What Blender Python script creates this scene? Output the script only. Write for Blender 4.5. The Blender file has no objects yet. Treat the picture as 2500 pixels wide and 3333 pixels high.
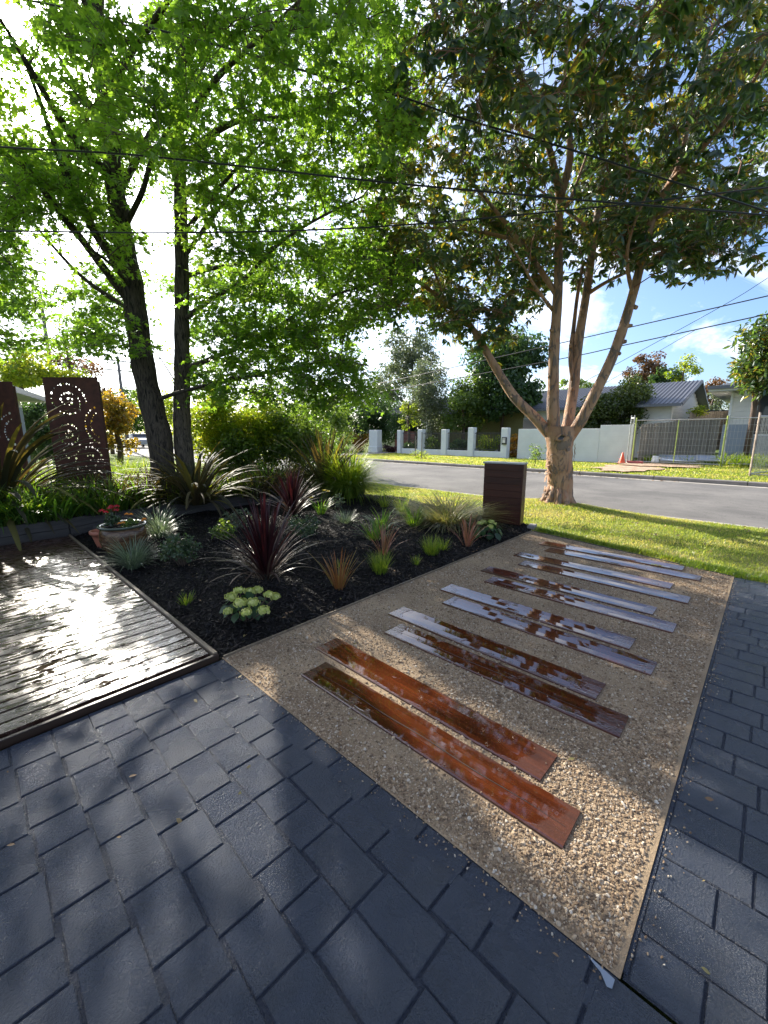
import bpy, math, random
import numpy as np
from mathutils import Vector, Matrix, Euler
random.seed(7)
RNG = np.random.default_rng(11)
C = bpy.context.scene.collection
R = math.radians
# ------------------------------------------------------------------ camera
H = 1.55
PITCH = R(11.0)
AZ = R(43.3)              # the paving runs along X and Y; the camera looks between them
F, CX, CY = 1326.0, 1250.0, 1666.5
sc = bpy.context.scene
cd = bpy.data.cameras.new('camera'); cam = bpy.data.objects.new('camera', cd); C.objects.link(cam)
cam.location = (0, 0, H)
cam.rotation_euler = (R(90) - PITCH, 0, -(R(90) - AZ))
cd.sensor_fit = 'VERTICAL'; cd.sensor_height = 36; cd.lens = 36 * F / 3333
cd.clip_start = 0.05; cd.clip_end = 3000
sc.camera = cam
# ------------------------------------------------------------------ world and sun
SUN_EL = R(29.3)
sh = (-0.5837, 0.812)
su = (sh[0]*math.sin(AZ)+sh[1]*math.cos(AZ), -sh[0]*math.cos(AZ)+sh[1]*math.sin(AZ))
SUN = Vector((su[0]*math.cos(SUN_EL), su[1]*math.cos(SUN_EL), math.sin(SUN_EL))).normalized()
w = bpy.data.worlds.new('World'); sc.world = w; w.use_nodes = True
nt = w.node_tree; N = nt.nodes; L = nt.links; N.clear()
out = N.new('ShaderNodeOutputWorld'); bg = N.new('ShaderNodeBackground'); bg.inputs['Strength'].default_value = 0.10
sky = N.new('ShaderNodeTexSky'); sky.sky_type = 'NISHITA'; sky.sun_disc = False
sky.sun_elevation = SUN_EL; sky.sun_rotation = math.atan2(SUN.x, SUN.y)
sky.air_density = 1.0; sky.dust_density = 1.6; sky.ozone_density = 1.5
tc = N.new('ShaderNodeTexCoord'); sep = N.new('ShaderNodeSeparateXYZ'); L.new(tc.outputs['Generated'], sep.inputs[0])
def mth(op, a, b=None, c=None):
    n = N.new('ShaderNodeMath'); n.operation = op
    for i, v in enumerate((a, b, c)):
        if v is None: continue
        if isinstance(v, (int, float)): n.inputs[i].default_value = v
        else: L.new(v, n.inputs[i])
    return n.outputs[0]
zz = mth('ADD', mth('MAXIMUM', sep.outputs['Z'], 0.0), 0.12)
comb = N.new('ShaderNodeCombineXYZ'); L.new(mth('DIVIDE', sep.outputs['X'], zz), comb.inputs[0]); L.new(mth('DIVIDE', sep.outputs['Y'], zz), comb.inputs[1])
mp = N.new('ShaderNodeMapping'); mp.inputs['Rotation'].default_value = (0, 0, R(25)); mp.inputs['Scale'].default_value = (0.8, 1.5, 1); mp.inputs['Location'].default_value = (3.1, 1.2, 0)
L.new(comb.outputs[0], mp.inputs[0])
nz = N.new('ShaderNodeTexNoise'); nz.inputs['Scale'].default_value = 1.1; nz.inputs['Detail'].default_value = 9; nz.inputs['Roughness'].default_value = 0.62; nz.inputs['Distortion'].default_value = 0.5
L.new(mp.outputs[0], nz.inputs['Vector'])
rp = N.new('ShaderNodeValToRGB'); rp.color_ramp.elements[0].position = 0.47; rp.color_ramp.elements[1].position = 0.70
L.new(nz.outputs['Fac'], rp.inputs[0])
dot = N.new('ShaderNodeVectorMath'); dot.operation = 'DOT_PRODUCT'; L.new(tc.outputs['Generated'], dot.inputs[0]); dot.inputs[1].default_value = SUN
d0 = mth('MAXIMUM', dot.outputs['Value'], 0.0)
glow = mth('ADD', mth('MULTIPLY', mth('POWER', d0, 5.0), 7.0), mth('MULTIPLY', mth('POWER', d0, 400.0), 260.0))
cloudv = mth('ADD', mth('MULTIPLY', mth('POWER', d0, 2.0), 6.0), 8.5)
mix = N.new('ShaderNodeMix'); mix.data_type = 'RGBA'
L.new(mth('MULTIPLY', rp.outputs[0], 0.85), mix.inputs[0])
skt = N.new('ShaderNodeMix'); skt.data_type = 'RGBA'; skt.blend_type = 'MULTIPLY'; skt.inputs[0].default_value = 1.0
L.new(sky.outputs[0], skt.inputs[6]); skt.inputs[7].default_value = (0.80, 0.94, 1.18, 1)
L.new(skt.outputs[2], mix.inputs[6])
cc = N.new('ShaderNodeCombineColor'); 
L.new(mth('MULTIPLY', cloudv, 0.97), cc.inputs[0]); L.new(mth('MULTIPLY', cloudv, 0.98), cc.inputs[1]); L.new(cloudv, cc.inputs[2])
L.new(cc.outputs[0], mix.inputs[7])
ad = N.new('ShaderNodeMix'); ad.data_type = 'RGBA'; ad.blend_type = 'ADD'; ad.inputs[0].default_value = 1.0
gc = N.new('ShaderNodeCombineColor'); L.new(glow, gc.inputs[0]); L.new(mth('MULTIPLY', glow, 0.97), gc.inputs[1]); L.new(mth('MULTIPLY', glow, 0.9), gc.inputs[2])
L.new(mix.outputs[2], ad.inputs[6]); L.new(gc.outputs[0], ad.inputs[7])
L.new(ad.outputs[2], bg.inputs['Color']); L.new(bg.outputs[0], out.inputs['Surface'])
sl = bpy.data.lights.new('sun', 'SUN'); sl.energy = 5.0; sl.angle = R(0.5); sl.color = (1.0, 0.93, 0.80)
so = bpy.data.objects.new('sun', sl); C.objects.link(so); so.rotation_euler = SUN.to_track_quat('Z', 'Y').to_euler(); so.location = (0, 20, 20)
vs = sc.view_settings; vs.view_transform = 'Standard'; vs.look = 'None'; vs.exposure = 1.2; vs.gamma = 1.0; vs.use_curve_mapping = False
cy = sc.cycles
cy.max_bounces = 8; cy.diffuse_bounces = 3; cy.glossy_bounces = 3; cy.transmission_bounces = 6; cy.transparent_max_bounces = 8
cy.use_denoising = True
try: cy.sample_clamp_indirect = 6.0
except Exception: pass

# ------------------------------------------------------------------ helpers: places
def ray(x, y):
    c = (x-CX)/F; u = (CY-y)/F; cp, sp = math.cos(PITCH), math.sin(PITCH)
    r, f, z = c, cp+u*sp, -sp+u*cp
    return Vector((r*math.sin(AZ)+f*math.cos(AZ), -r*math.cos(AZ)+f*math.sin(AZ), z)), f
def P(x, y, D):                     # point at distance D ahead of the viewer
    d, f = ray(x, y); return Vector((0, 0, H)) + d*(D/f)
def G(x, y, z=0.0):                 # point on the ground
    d, f = ray(x, y); t = (z-H)/d.z; return Vector((d.x*t, d.y*t, z))
def PU(x, y, u): d, f = ray(x, y); return Vector((0, 0, H)) + d*(u/d.x)
def PV(x, y, v): d, f = ray(x, y); return Vector((0, 0, H)) + d*(v/d.y)
# ------------------------------------------------------------------ helpers: objects
def tag(o, label=None, cat=None, group=None, kind=None):
    if label: o['label'] = label
    if cat: o['category'] = cat
    if group: o['group'] = group
    if kind: o['kind'] = kind
    return o
def link(name, me, parent=None, loc=(0, 0, 0), rot=(0, 0, 0)):
    o = bpy.data.objects.new(name, me); C.objects.link(o); o.location = loc; o.rotation_euler = rot
    if parent: o.parent = parent
    return o
def empty(name, loc=(0, 0, 0), rz=0, label=None, cat=None, group=None):
    o = bpy.data.objects.new(name, None); C.objects.link(o); o.location = loc; o.rotation_euler = (0, 0, rz)
    return tag(o, label, cat, group)
def npmesh(name, V, faces, mats, rnd=None, smooth=False, mi=None):
    """faces: list of int arrays (n,k)"""
    me = bpy.data.meshes.new(name); V = np.asarray(V, np.float32)
    if not isinstance(faces, (list, tuple)): faces = [faces]
    faces = [np.asarray(f, np.int32) for f in faces if len(f)]
    me.vertices.add(len(V)); me.vertices.foreach_set('co', V.ravel())
    tot = sum(f.size for f in faces); n = sum(len(f) for f in faces)
    me.loops.add(tot); me.loops.foreach_set('vertex_index', np.concatenate([f.ravel() for f in faces]))
    ls = []; s = 0
    for f in faces:
        ls.append(s + np.arange(len(f))*f.shape[1]); s += f.size
    me.polygons.add(n); me.polygons.foreach_set('loop_start', np.concatenate(ls).astype(np.int32))
    if smooth: me.polygons.foreach_set('use_smooth', np.ones(n, bool))
    if mi is not None: me.polygons.foreach_set('material_index', np.asarray(mi, np.int32))
    if rnd is not None:
        a = me.attributes.new('rnd', 'FLOAT', 'POINT'); a.data.foreach_set('value', np.asarray(rnd, np.float32))
    me.update(calc_edges=True)
    for m in (mats if isinstance(mats, (list, tuple)) else [mats]): me.materials.append(m)
    return me
class MB:
    def __init__(s): s.v = []; s.f = []
    def add(s, vs, fs):
        o = len(s.v); s.v += [tuple(v) for v in vs]; s.f += [tuple(i+o for i in f) for f in fs]
    def box(s, c, d, rz=0, rx=0, ry=0):
        m = Euler((rx, ry, rz)).to_matrix(); c = Vector(c)
        vs = [c + m @ Vector((sx*d[0]/2, sy*d[1]/2, sz*d[2]/2)) for sz in (-1, 1) for sy in (-1, 1) for sx in (-1, 1)]
        s.add(vs, [(0, 2, 3, 1), (4, 5, 7, 6), (0, 1, 5, 4), (2, 6, 7, 3), (0, 4, 6, 2), (1, 3, 7, 5)]); return s
    def bbox(s, c, d, b=0.006, rz=0):           # box with a chamfered top edge
        m = Euler((0, 0, rz)).to_matrix(); c = Vector(c); vs = []
        for z, k in ((-d[2]/2, 0), (d[2]/2-b, 0), (d[2]/2, b)):
            for sx, sy in ((-1, -1), (1, -1), (1, 1), (-1, 1)): vs.append(c + m @ Vector((sx*(d[0]/2-k), sy*(d[1]/2-k), z)))
        fs = [(3, 2, 1, 0), (8, 9, 10, 11)]
        for r in (0, 4):
            for i in range(4): j = (i+1) % 4; fs.append((r+i, r+j, r+4+j, r+4+i))
        s.add(vs, fs); return s
    def tube(s, pts, rad, n=6, cap=True):
        pts = [Vector(p) for p in pts]; k = len(pts)
        if not hasattr(rad, '__len__'): rad = [rad]*k
        up = Vector((0, 0, 1)); prev = None; vs = []
        for i, p in enumerate(pts):
            t = (pts[min(i+1, k-1)]-pts[max(i-1, 0)]).normalized()
            if prev is None:
                a = t.cross(up if abs(t.z) < 0.9 else Vector((1, 0, 0))).normalized()
            else: a = (prev - t*prev.dot(t)).normalized()
            b = t.cross(a); prev = a
            for j in range(n):
                th = 2*math.pi*j/n; vs.append(p + (a*math.cos(th)+b*math.sin(th))*rad[i])
        fs = [(i*n+j, i*n+(j+1) % n, (i+1)*n+(j+1) % n, (i+1)*n+j) for i in range(k-1) for j in range(n)]
        if cap: fs += [tuple(range(n-1, -1, -1)), tuple((k-1)*n+j for j in range(n))]
        s.add(vs, fs); return s
    def lathe(s, prof, n=32, c=(0, 0, 0)):
        vs = [(c[0]+r*math.cos(2*math.pi*j/n), c[1]+r*math.sin(2*math.pi*j/n), c[2]+z) for r, z in prof for j in range(n)]
        s.add(vs, [(i*n+j, i*n+(j+1) % n, (i+1)*n+(j+1) % n, (i+1)*n+j) for i in range(len(prof)-1) for j in range(n)]); return s
    def quad(s, a, b, c, d): s.add([a, b, c, d], [(0, 1, 2, 3)]); return s
    def mesh(s, name, m, smooth=False):
        me = bpy.data.meshes.new(name); me.from_pydata(s.v, [], s.f); me.update(); me.materials.append(m)
        if smooth:
            me.polygons.foreach_set('use_smooth', [True]*len(me.polygons))
        return me
    def build(s, name, m, parent=None, loc=(0, 0, 0), rz=0, smooth=False):
        return link(name, s.mesh(name, m, smooth), parent, loc, (0, 0, rz))
# ------------------------------------------------------------------ helpers: materials
MATS = {}
class NT:
    def __init__(s, name):
        s.m = bpy.data.materials.new(name); s.m.use_nodes = True; s.t = s.m.node_tree
        s.b = s.t.nodes['Principled BSDF']; s.o = s.t.nodes['Material Output']; s.tc = s.n('ShaderNodeTexCoord')
    def n(s, k): return s.t.nodes.new(k)
    def l(s, a, b): s.t.links.new(a, b)
    def val(s, i, v):
        if isinstance(v, (int, float)): i.default_value = v
        elif isinstance(v, tuple): i.default_value = v if len(v) == 4 else (*v, 1)
        else: s.l(v, i)
    def coord(s, scale=(1, 1, 1), rot=(0, 0, 0), kind='Object', rand=False):
        m = s.n('ShaderNodeMapping'); m.inputs['Scale'].default_value = scale; m.inputs['Rotation'].default_value = rot
        s.l(s.tc.outputs[kind], m.inputs[0])
        if rand:
            oi = s.n('ShaderNodeObjectInfo'); c = s.n('ShaderNodeCombineXYZ')
            q = s.math('MULTIPLY', oi.outputs['Random'], 37.0)
            for i in range(3): s.l(q, c.inputs[i])
            s.l(c.outputs[0], m.inputs['Location'])
        return m.outputs[0]
    def noise(s, v, scale=5, detail=4, rough=0.55, dist=0):
        n = s.n('ShaderNodeTexNoise'); n.inputs['Scale'].default_value = scale; n.inputs['Detail'].default_value = detail
        n.inputs['Roughness'].default_value = rough; n.inputs['Distortion'].default_value = dist; s.l(v, n.inputs['Vector']); return n.outputs['Fac']
    def ramp(s, f, stops):
        r = s.n('ShaderNodeValToRGB'); s.l(f, r.inputs[0]); e = r.color_ramp.elements
        while len(e) < len(stops): e.new(0.5)
        for i, (p, c) in enumerate(stops):
            e[i].position = p; e[i].color = (c, c, c, 1) if isinstance(c, (int, float)) else (*c, 1)
        return r.outputs[0]
    def mix(s, f, a, b, mode='MIX'):
        m = s.n('ShaderNodeMix'); m.data_type = 'RGBA'; m.blend_type = mode; s.val(m.inputs[0], f); s.val(m.inputs[6], a); s.val(m.inputs[7], b); return m.outputs[2]
    def math(s, op, a, b=0.0):
        m = s.n('ShaderNodeMath'); m.operation = op; s.val(m.inputs[0], a); s.val(m.inputs[1], b); return m.outputs[0]
    def bump(s, h, st=0.3, d=0.01, nrm=None):
        b = s.n('ShaderNodeBump'); b.inputs['Strength'].default_value = st; b.inputs['Distance'].default_value = d; s.l(h, b.inputs['Height'])
        if nrm is not None: s.l(nrm, b.inputs['Normal'])
        return b.outputs[0]
    def attr(s, name='rnd', typ='GEOMETRY'):
        a = s.n('ShaderNodeAttribute'); a.attribute_name = name; a.attribute_type = typ; return a.outputs['Fac']
    def fin(s, col=None, rough=None, normal=None, metal=None, spec=None, coat=None, coatr=None):
        B = s.b.inputs
        if col is not None: s.val(B['Base Color'], col)
        if rough is not None: s.val(B['Roughness'], rough)
        if normal is not None: s.l(normal, B['Normal'])
        if metal is not None: s.val(B['Metallic'], metal)
        if spec is not None: s.val(B['Specular IOR Level'], spec)
        if coat is not None: s.val(B['Coat Weight'], coat); s.val(B['Coat Roughness'], coatr or 0.05)
        return s.m
def simple(name, col, rough=0.6, var=0.25, scale=8, bump=0.3, bd=0.004, metal=None, spec=None, fine=60, rand=True):
    t = NT(name); v = t.coord(rand=rand); n1 = t.noise(v, scale, 5); n2 = t.noise(v, fine, 4)
    a = tuple(c*(1-var) for c in col); b = tuple(min(1, c*(1+var)) for c in col)
    c = t.mix(t.ramp(n1, [(0.3, 0.0), (0.7, 1.0)]), a, b)
    c = t.mix(t.math('MULTIPLY', n2, 0.35), c, tuple(x*0.6 for x in col))
    return t.fin(c, rough, t.bump(n2, bump, bd), metal, spec)
def leafmat(name, cols, trans, tw=0.5, rough=0.42, spec=0.5):
    """cols: stops over the leaf's own random value; trans: multiplier colour of the light let through"""
    t = NT(name); r = t.attr('rnd'); c = t.ramp(r, [(i/(len(cols)-1) if len(cols) > 1 else 0, k) for i, k in enumerate(cols)])
    t.fin(c, rough, spec=spec)
    tr = t.n('ShaderNodeBsdfTranslucent'); t.l(t.mix(1.0, c, trans, 'MULTIPLY'), tr.inputs['Color'])
    ms = t.n('ShaderNodeMixShader'); ms.inputs[0].default_value = tw
    t.l(t.b.outputs[0], ms.inputs[1]); t.l(tr.outputs[0], ms.inputs[2]); t.l(ms.outputs[0], t.o.inputs['Surface'])
    return t.m
# paving: painted, sealed concrete
def m_paver(name, col=(0.022, 0.030, 0.050)):
    t = NT(name); v = t.coord(rand=True)
    n1 = t.noise(v, 14, 5); n2 = t.noise(v, 120, 4, 0.7); n3 = t.noise(v, 3, 3)
    c = t.mix(t.ramp(n1, [(0.3, 0.0), (0.75, 1.0)]), tuple(x*0.82 for x in col), tuple(x*1.25 for x in col))
    c = t.mix(t.ramp(t.noise(v, 60, 5), [(0.66, 0.0), (0.74, 0.5)]), c, (0.10, 0.11, 0.13)); oi = t.n('ShaderNodeObjectInfo'); c = t.mix(t.math('MULTIPLY', oi.outputs['Random'], 0.35), c, tuple(x*1.5 for x in col)); c = t.mix(t.ramp(t.noise(t.coord(), 1.3, 5, 0.6), [(0.5, 0.0), (0.72, 0.4)]), c, (0.065, 0.068, 0.075))
    nb = t.bump(n2, 1.0, 0.016); nb = t.bump(n1, 0.22, 0.006, nb)
    return t.fin(c, t.ramp(n3, [(0.3, 0.20), (0.7, 0.34)]), nb, spec=0.55)
M_PAVER = m_paver('sealed_concrete'); M_JOINT = m_paver('joint_concrete', (0.018, 0.024, 0.040))
# wet timber: film of water that beads back from the edges
def m_wet(name, dark, light, across, half, along_len, grain_axis=1, wetness=0.5):
    t = NT(name)
    sc_ = (30, 1.6, 30) if grain_axis == 1 else (1.6, 30, 30)
    v = t.coord(scale=sc_, rand=True); vo = t.coord(rand=True)
    g = t.noise(v, 1.0, 6, 0.6, 0.6); g2 = t.noise(t.coord(scale=tuple(3*x for x in sc_), rand=True), 1.0, 4)
    c = t.ramp(g, [(0.28, dark), (0.5, tuple((a+b)/2 for a, b in zip(dark, light))), (0.72, light)])
    c = t.mix(t.math('MULTIPLY', g2, 0.45), c, tuple(x*0.45 for x in dark))
    s = t.n('ShaderNodeSeparateXYZ'); t.l(t.tc.outputs['Object'], s.inputs[0])
    e = t.math('ABSOLUTE', s.outputs['X'])                      # distance from the middle of the board
    puddle = t.noise(t.coord(scale=(7, 5, 7) if grain_axis else (9, 26, 9), rand=True), 1.0, 4, 0.6, 0.5)
    if across:
        edge = t.math('MULTIPLY', t.math('SUBTRACT', e, half*0.72), 9.0)
        edge2 = t.math('MULTIPLY', t.math('SUBTRACT', t.math('ABSOLUTE', s.outputs['Y']), along_len/2-0.14), 3.0)
        m = t.math('SUBTRACT', puddle, t.math('ADD', t.math('MAXIMUM', edge, 0.0), t.math('MAXIMUM', edge2, 0.0)))
    else: m = puddle
    wet = t.ramp(m, [(wetness-0.035, 0.0), (wetness+0.035, 1.0)])
    rough = t.ramp(wet, [(0.0, 0.085 if across else 0.30), (1.0, 0.03 if across else 0.07)])
    c = t.mix(t.math('MULTIPLY', t.math('SUBTRACT', 1.0, wet), 0.28), c, (0.12, 0.075, 0.065))
    dry = t.math('MULTIPLY', t.math('ADD', g2, t.noise(vo, 90, 2)), t.math('SUBTRACT', 1.03, wet))
    nb = t.bump(dry, 0.35, 0.003)
    nb = t.bump(wet, 0.25, 0.0012, nb)
    if not across: nb = t.bump(t.noise(t.coord(scale=(22, 60, 22), rand=True), 1.0, 4, 0.6), 0.30, 0.0020, nb)
    return t.fin(c, rough, nb, spec=1.0 if not across else 0.85)
M_PLANK = m_wet('wet_hardwood', (0.034, 0.008, 0.004), (0.13, 0.031, 0.010), True, 0.103, 1.66, 1, 0.345)
M_DECK = m_wet('wet_decking', (0.024, 0.012, 0.009), (0.065, 0.030, 0.018), False, 0.05, 5.0, 0, 0.52)
def m_timber(name, dark, light, axis=0, rough=0.4, spec=0.4):
    t = NT(name); s_ = [34, 34, 34]; s_[axis] = 2.0
    g = t.noise(t.coord(scale=tuple(s_), rand=True), 1.0, 6, 0.6, 0.7)
    c = t.ramp(g, [(0.3, dark), (0.7, light)])
    oi = t.n('ShaderNodeObjectInfo'); c = t.mix(t.math('MULTIPLY', oi.outputs['Random'], 0.45), c, tuple(x*0.55 for x in dark))
    return t.fin(c, rough, t.bump(g, 0.3, 0.002), spec=spec)
M_LB = m_timber('oiled_timber', (0.036, 0.010, 0.006), (0.080, 0.024, 0.011), 0, 0.38)
M_FASC = m_timber('fascia_timber', (0.022, 0.012, 0.008), (0.05, 0.028, 0.018), 0, 0.45)
M_SLEEPER = m_timber('old_sleeper', (0.045, 0.040, 0.038), (0.10, 0.088, 0.08), 0, 0.8)
M_PALING = m_timber('weathered_paling', (0.20, 0.165, 0.13), (0.36, 0.31, 0.25), 2, 0.85)
M_EDGE = m_timber('edge_strip', (0.10, 0.075, 0.05), (0.24, 0.18, 0.12), 1, 0.6)
M_RUST = simple('rusted_steel', (0.075, 0.022, 0.012), 0.8, 0.4, 9, 0.4, 0.002)
def m_gravelbed():
    t = NT('crushed_rock'); v = t.coord(); n1 = t.noise(v, 2.2, 4); n2 = t.noise(v, 190, 4, 0.7); n3 = t.noise(v, 60, 4)
    c = t.mix(t.ramp(n1, [(0.35, 0.0), (0.65, 1.0)]), (0.25, 0.180, 0.115), (0.40, 0.295, 0.185))
    c = t.mix(t.ramp(n2, [(0.35, 0.55), (0.6, 0.0)]), c, (0.11, 0.08, 0.055)); c = t.mix(t.ramp(n3, [(0.6, 0.0), (0.7, 0.35)]), c, (0.52, 0.42, 0.30))
    return t.fin(c, 0.9, t.bump(n3, 0.5, 0.010, t.bump(n2, 0.7, 0.006)), spec=0.2)
M_GBED = m_gravelbed()
def m_stone():
    t = NT('gravel_stone'); oi = t.n('ShaderNodeObjectInfo')
    c = t.ramp(oi.outputs['Random'], [(0.0, (0.09, 0.06, 0.04)), (0.3, (0.24, 0.165, 0.10)), (0.65, (0.38, 0.28, 0.18)), (0.9, (0.48, 0.39, 0.28)), (1.0, (0.58, 0.53, 0.45))])
    n = t.noise(t.coord(), 60, 3); c = t.mix(t.math('MULTIPLY', n, 0.4), c, (0.18, 0.11, 0.06)); return t.fin(c, 0.75, spec=0.3)
M_STONE = m_stone()
def m_mulch():
    t = NT('black_mulch'); oi = t.n('ShaderNodeObjectInfo')
    c = t.ramp(oi.outputs['Random'], [(0.0, (0.005, 0.004, 0.004)), (0.75, (0.013, 0.010, 0.009)), (1.0, (0.040, 0.028, 0.022))]); return t.fin(c, 0.65, spec=0.28)
M_MULCH = m_mulch()
M_SOIL = simple('dark_mulch_soil', (0.007, 0.0055, 0.005), 0.9, 0.5, 7, 0.8, 0.02, fine=70, spec=0.15)
def m_lawn(name, a, b, dead, ds=0.5):
    t = NT(name); v = t.coord(); n1 = t.noise(v, 1.3, 4); n2 = t.noise(v, 55, 5, 0.7); n3 = t.noise(v, 0.55, 5, 0.6)
    c = t.mix(t.ramp(n1, [(0.3, 0.0), (0.7, 1.0)]), a, b); c = t.mix(t.ramp(n3, [(ds, 0.0), (ds+0.14, 0.85)]), c, dead)
    c = t.mix(t.ramp(n2, [(0.3, 0.6), (0.65, 0.0)]), c, tuple(x*0.4 for x in a))
    return t.fin(c, 0.9, t.bump(n2, 0.9, 0.03), spec=0.1)
M_LAWN = m_lawn('lawn', (0.13, 0.19, 0.03), (0.25, 0.28, 0.06), (0.38, 0.31, 0.16), 0.50)
M_LAWNF = m_lawn('far_lawn', (0.085, 0.135, 0.022), (0.17, 0.20, 0.04), (0.26, 0.20, 0.11), 0.66)
def m_asphalt():
    t = NT('asphalt'); v = t.coord(); n1 = t.noise(v, 0.6, 4); n2 = t.noise(v, 90, 4, 0.7); n3 = t.noise(t.coord(scale=(1.2, 0.12, 1)), 2.0, 4); n4 = t.noise(t.coord(scale=(1, 0.6, 1)), 1.1, 7, 0.7, 1.2)
    c = t.mix(t.ramp(n1, [(0.35, 0.0), (0.65, 1.0)]), (0.095, 0.090, 0.087), (0.170, 0.160, 0.150)); c = t.mix(t.ramp(n4, [(0.485, 0.0), (0.50, 0.55), (0.515, 0.0)]), c, (0.05, 0.048, 0.046)); c = t.mix(t.ramp(n2, [(0.45, 0.0), (0.7, 0.5)]), c, (0.22, 0.21, 0.20))
    c = t.mix(t.ramp(n3, [(0.5, 0.0), (0.7, 0.25)]), c, (0.19, 0.18, 0.17))
    return t.fin(c, 0.85, t.bump(n2, 0.6, 0.006), spec=0.25)
M_ROAD = m_asphalt()
M_CONC = simple('kerb_concrete', (0.22, 0.20, 0.185), 0.85, 0.25, 3, 0.4, 0.005)
M_CONC2 = simple('pale_concrete', (0.36, 0.33, 0.29), 0.85, 0.2, 3, 0.4, 0.005)
def m_painted_brick(name, col):
    t = NT(name); v = t.coord(rot=(R(90), 0, R(90)))
    b = t.n('ShaderNodeTexBrick'); t.l(v, b.inputs['Vector']); b.inputs['Scale'].default_value = 1.0
    b.inputs['Brick Width'].default_value = 0.24; b.inputs['Row Height'].default_value = 0.086; b.inputs['Mortar Size'].default_value = 0.008; b.inputs['Mortar Smooth'].default_value = 0.5
    n = t.noise(t.coord(), 2.0, 4); n2 = t.noise(t.coord(), 14, 4)
    c = t.mix(t.ramp(n, [(0.3, 0.0), (0.8, 1.0)]), tuple(x*0.86 for x in col), col); c = t.mix(t.math('MULTIPLY', b.outputs['Fac'], 0.16), c, tuple(x*0.6 for x in col))
    inv = t.math('SUBTRACT', 1.0, b.outputs['Fac']); return t.fin(c, 0.7, t.bump(inv, 0.35, 0.008, t.bump(n2, 0.3, 0.01)))
M_WHITEW = m_painted_brick('white_painted_brick', (0.78, 0.79, 0.78))
M_GREYW = m_painted_brick('pale_grey_painted_brick', (0.74, 0.75, 0.73))
def m_redbrick():
    t = NT('red_brick'); v = t.coord(rot=(R(90), 0, R(90)))
    b = t.n('ShaderNodeTexBrick'); t.l(v, b.inputs['Vector']); b.inputs['Scale'].default_value = 1.0
    b.inputs['Brick Width'].default_value = 0.24; b.inputs['Row Height'].default_value = 0.086; b.inputs['Mortar Size'].default_value = 0.010
    b.inputs['Color1'].default_value = (0.19, 0.065, 0.045, 1); b.inputs['Color2'].default_value = (0.28, 0.11, 0.08, 1); b.inputs['Mortar'].default_value = (0.30, 0.26, 0.23, 1)
    return t.fin(b.outputs['Color'], 0.85, t.bump(b.outputs['Fac'], -0.4, 0.01))
M_REDB = m_redbrick()
M_WHITE = simple('white_paint', (0.78, 0.78, 0.76), 0.5, 0.05, 3, 0.1)
M_CREAM = simple('cream_weatherboard', (0.74, 0.71, 0.66), 0.6, 0.06, 3, 0.1)
M_ROOFM = simple('grey_metal_roof', (0.15, 0.155, 0.17), 0.55, 0.1, 2, 0.1, metal=0.35)
M_ROOFD = simple('dark_roof', (0.07, 0.075, 0.085), 0.55, 0.2, 2, 0.2)
M_GUT = simple('gutter_grey', (0.15, 0.16, 0.18), 0.45, 0.1, 3, 0.1)
M_OLIVE = simple('olive_wall', (0.20, 0.18, 0.07), 0.8, 0.1, 3, 0.2)
M_GALV = simple('galvanised_steel', (0.42, 0.42, 0.40), 0.45, 0.25, 6, 0.2, metal=0.6)
M_RUSTP = simple('rusty_pipe', (0.36, 0.28, 0.22), 0.6, 0.45, 9, 0.2)
M_LIME = simple('lime_paint', (0.42, 0.50, 0.12), 0.6, 0.2, 6, 0.2)
M_IRON = simple('dark_iron', (0.03, 0.03, 0.03), 0.5, 0.2, 6, 0.1)
M_ORANGE = simple('orange_plastic', (0.80, 0.10, 0.03), 0.45, 0.1, 4, 0.1)
M_REDP = simple('faded_red_plastic', (0.42, 0.10, 0.09), 0.6, 0.2, 4, 0.1)
M_BLUEG = simple('blue_grey_board', (0.20, 0.24, 0.30), 0.6, 0.08, 3, 0.1)
M_PLINTH = simple('grey_render', (0.30, 0.31, 0.31), 0.8, 0.1, 3, 0.3)
M_DIRT = simple('bare_earth', (0.42, 0.29, 0.19), 0.95, 0.35, 5, 0.8, 0.02)
M_TERRA = simple('terracotta', (0.38, 0.13, 0.075), 0.6, 0.15, 7, 0.2)
M_WIRE = simple('black_cable', (0.015, 0.015, 0.016), 0.5, 0.1, 5, 0.05)
M_POLE = m_timber('pole_timber', (0.12, 0.11, 0.10), (0.24, 0.22, 0.20), 2, 0.9)
def m_glass():
    t = NT('window_glass'); return t.fin((0.03, 0.035, 0.04), 0.06, spec=0.9)
M_GLASS = m_glass()
def m_bark(name, a, b, vs=9, crack=(0.01, 0.009, 0.008)):
    t = NT(name); v = t.coord(scale=(vs*2.6, vs*2.6, vs*0.42)); w_ = t.n('ShaderNodeTexVoronoi'); w_.feature = 'DISTANCE_TO_EDGE'; t.l(t.mix(0.12, v, t.coord(scale=(9, 9, 9)), 'ADD'), w_.inputs['Vector']); w_.inputs['Scale'].default_value = 1.0
    n = t.noise(v, 1.2, 6, 0.65, 1.2); n2 = t.noise(t.coord(), 3, 4)
    c = t.mix(n2, a, b); c = t.mix(t.ramp(n, [(0.36, 1.0), (0.55, 0.0)]), c, crack); c = t.mix(t.ramp(n, [(0.6, 0.0), (0.8, 0.5)]), c, tuple(min(1, x*1.9) for x in b))
    return t.fin(c, 0.9, t.bump(n, 0.9, 0.03, t.bump(w_.outputs['Distance'], 0.6, 0.02)), spec=0.2)
M_BARK = m_bark('ridged_bark', (0.085, 0.066, 0.048), (0.15, 0.12, 0.088))
M_BARKD = m_bark('dark_ridged_bark', (0.058, 0.044, 0.034), (0.115, 0.090, 0.068))
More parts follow.
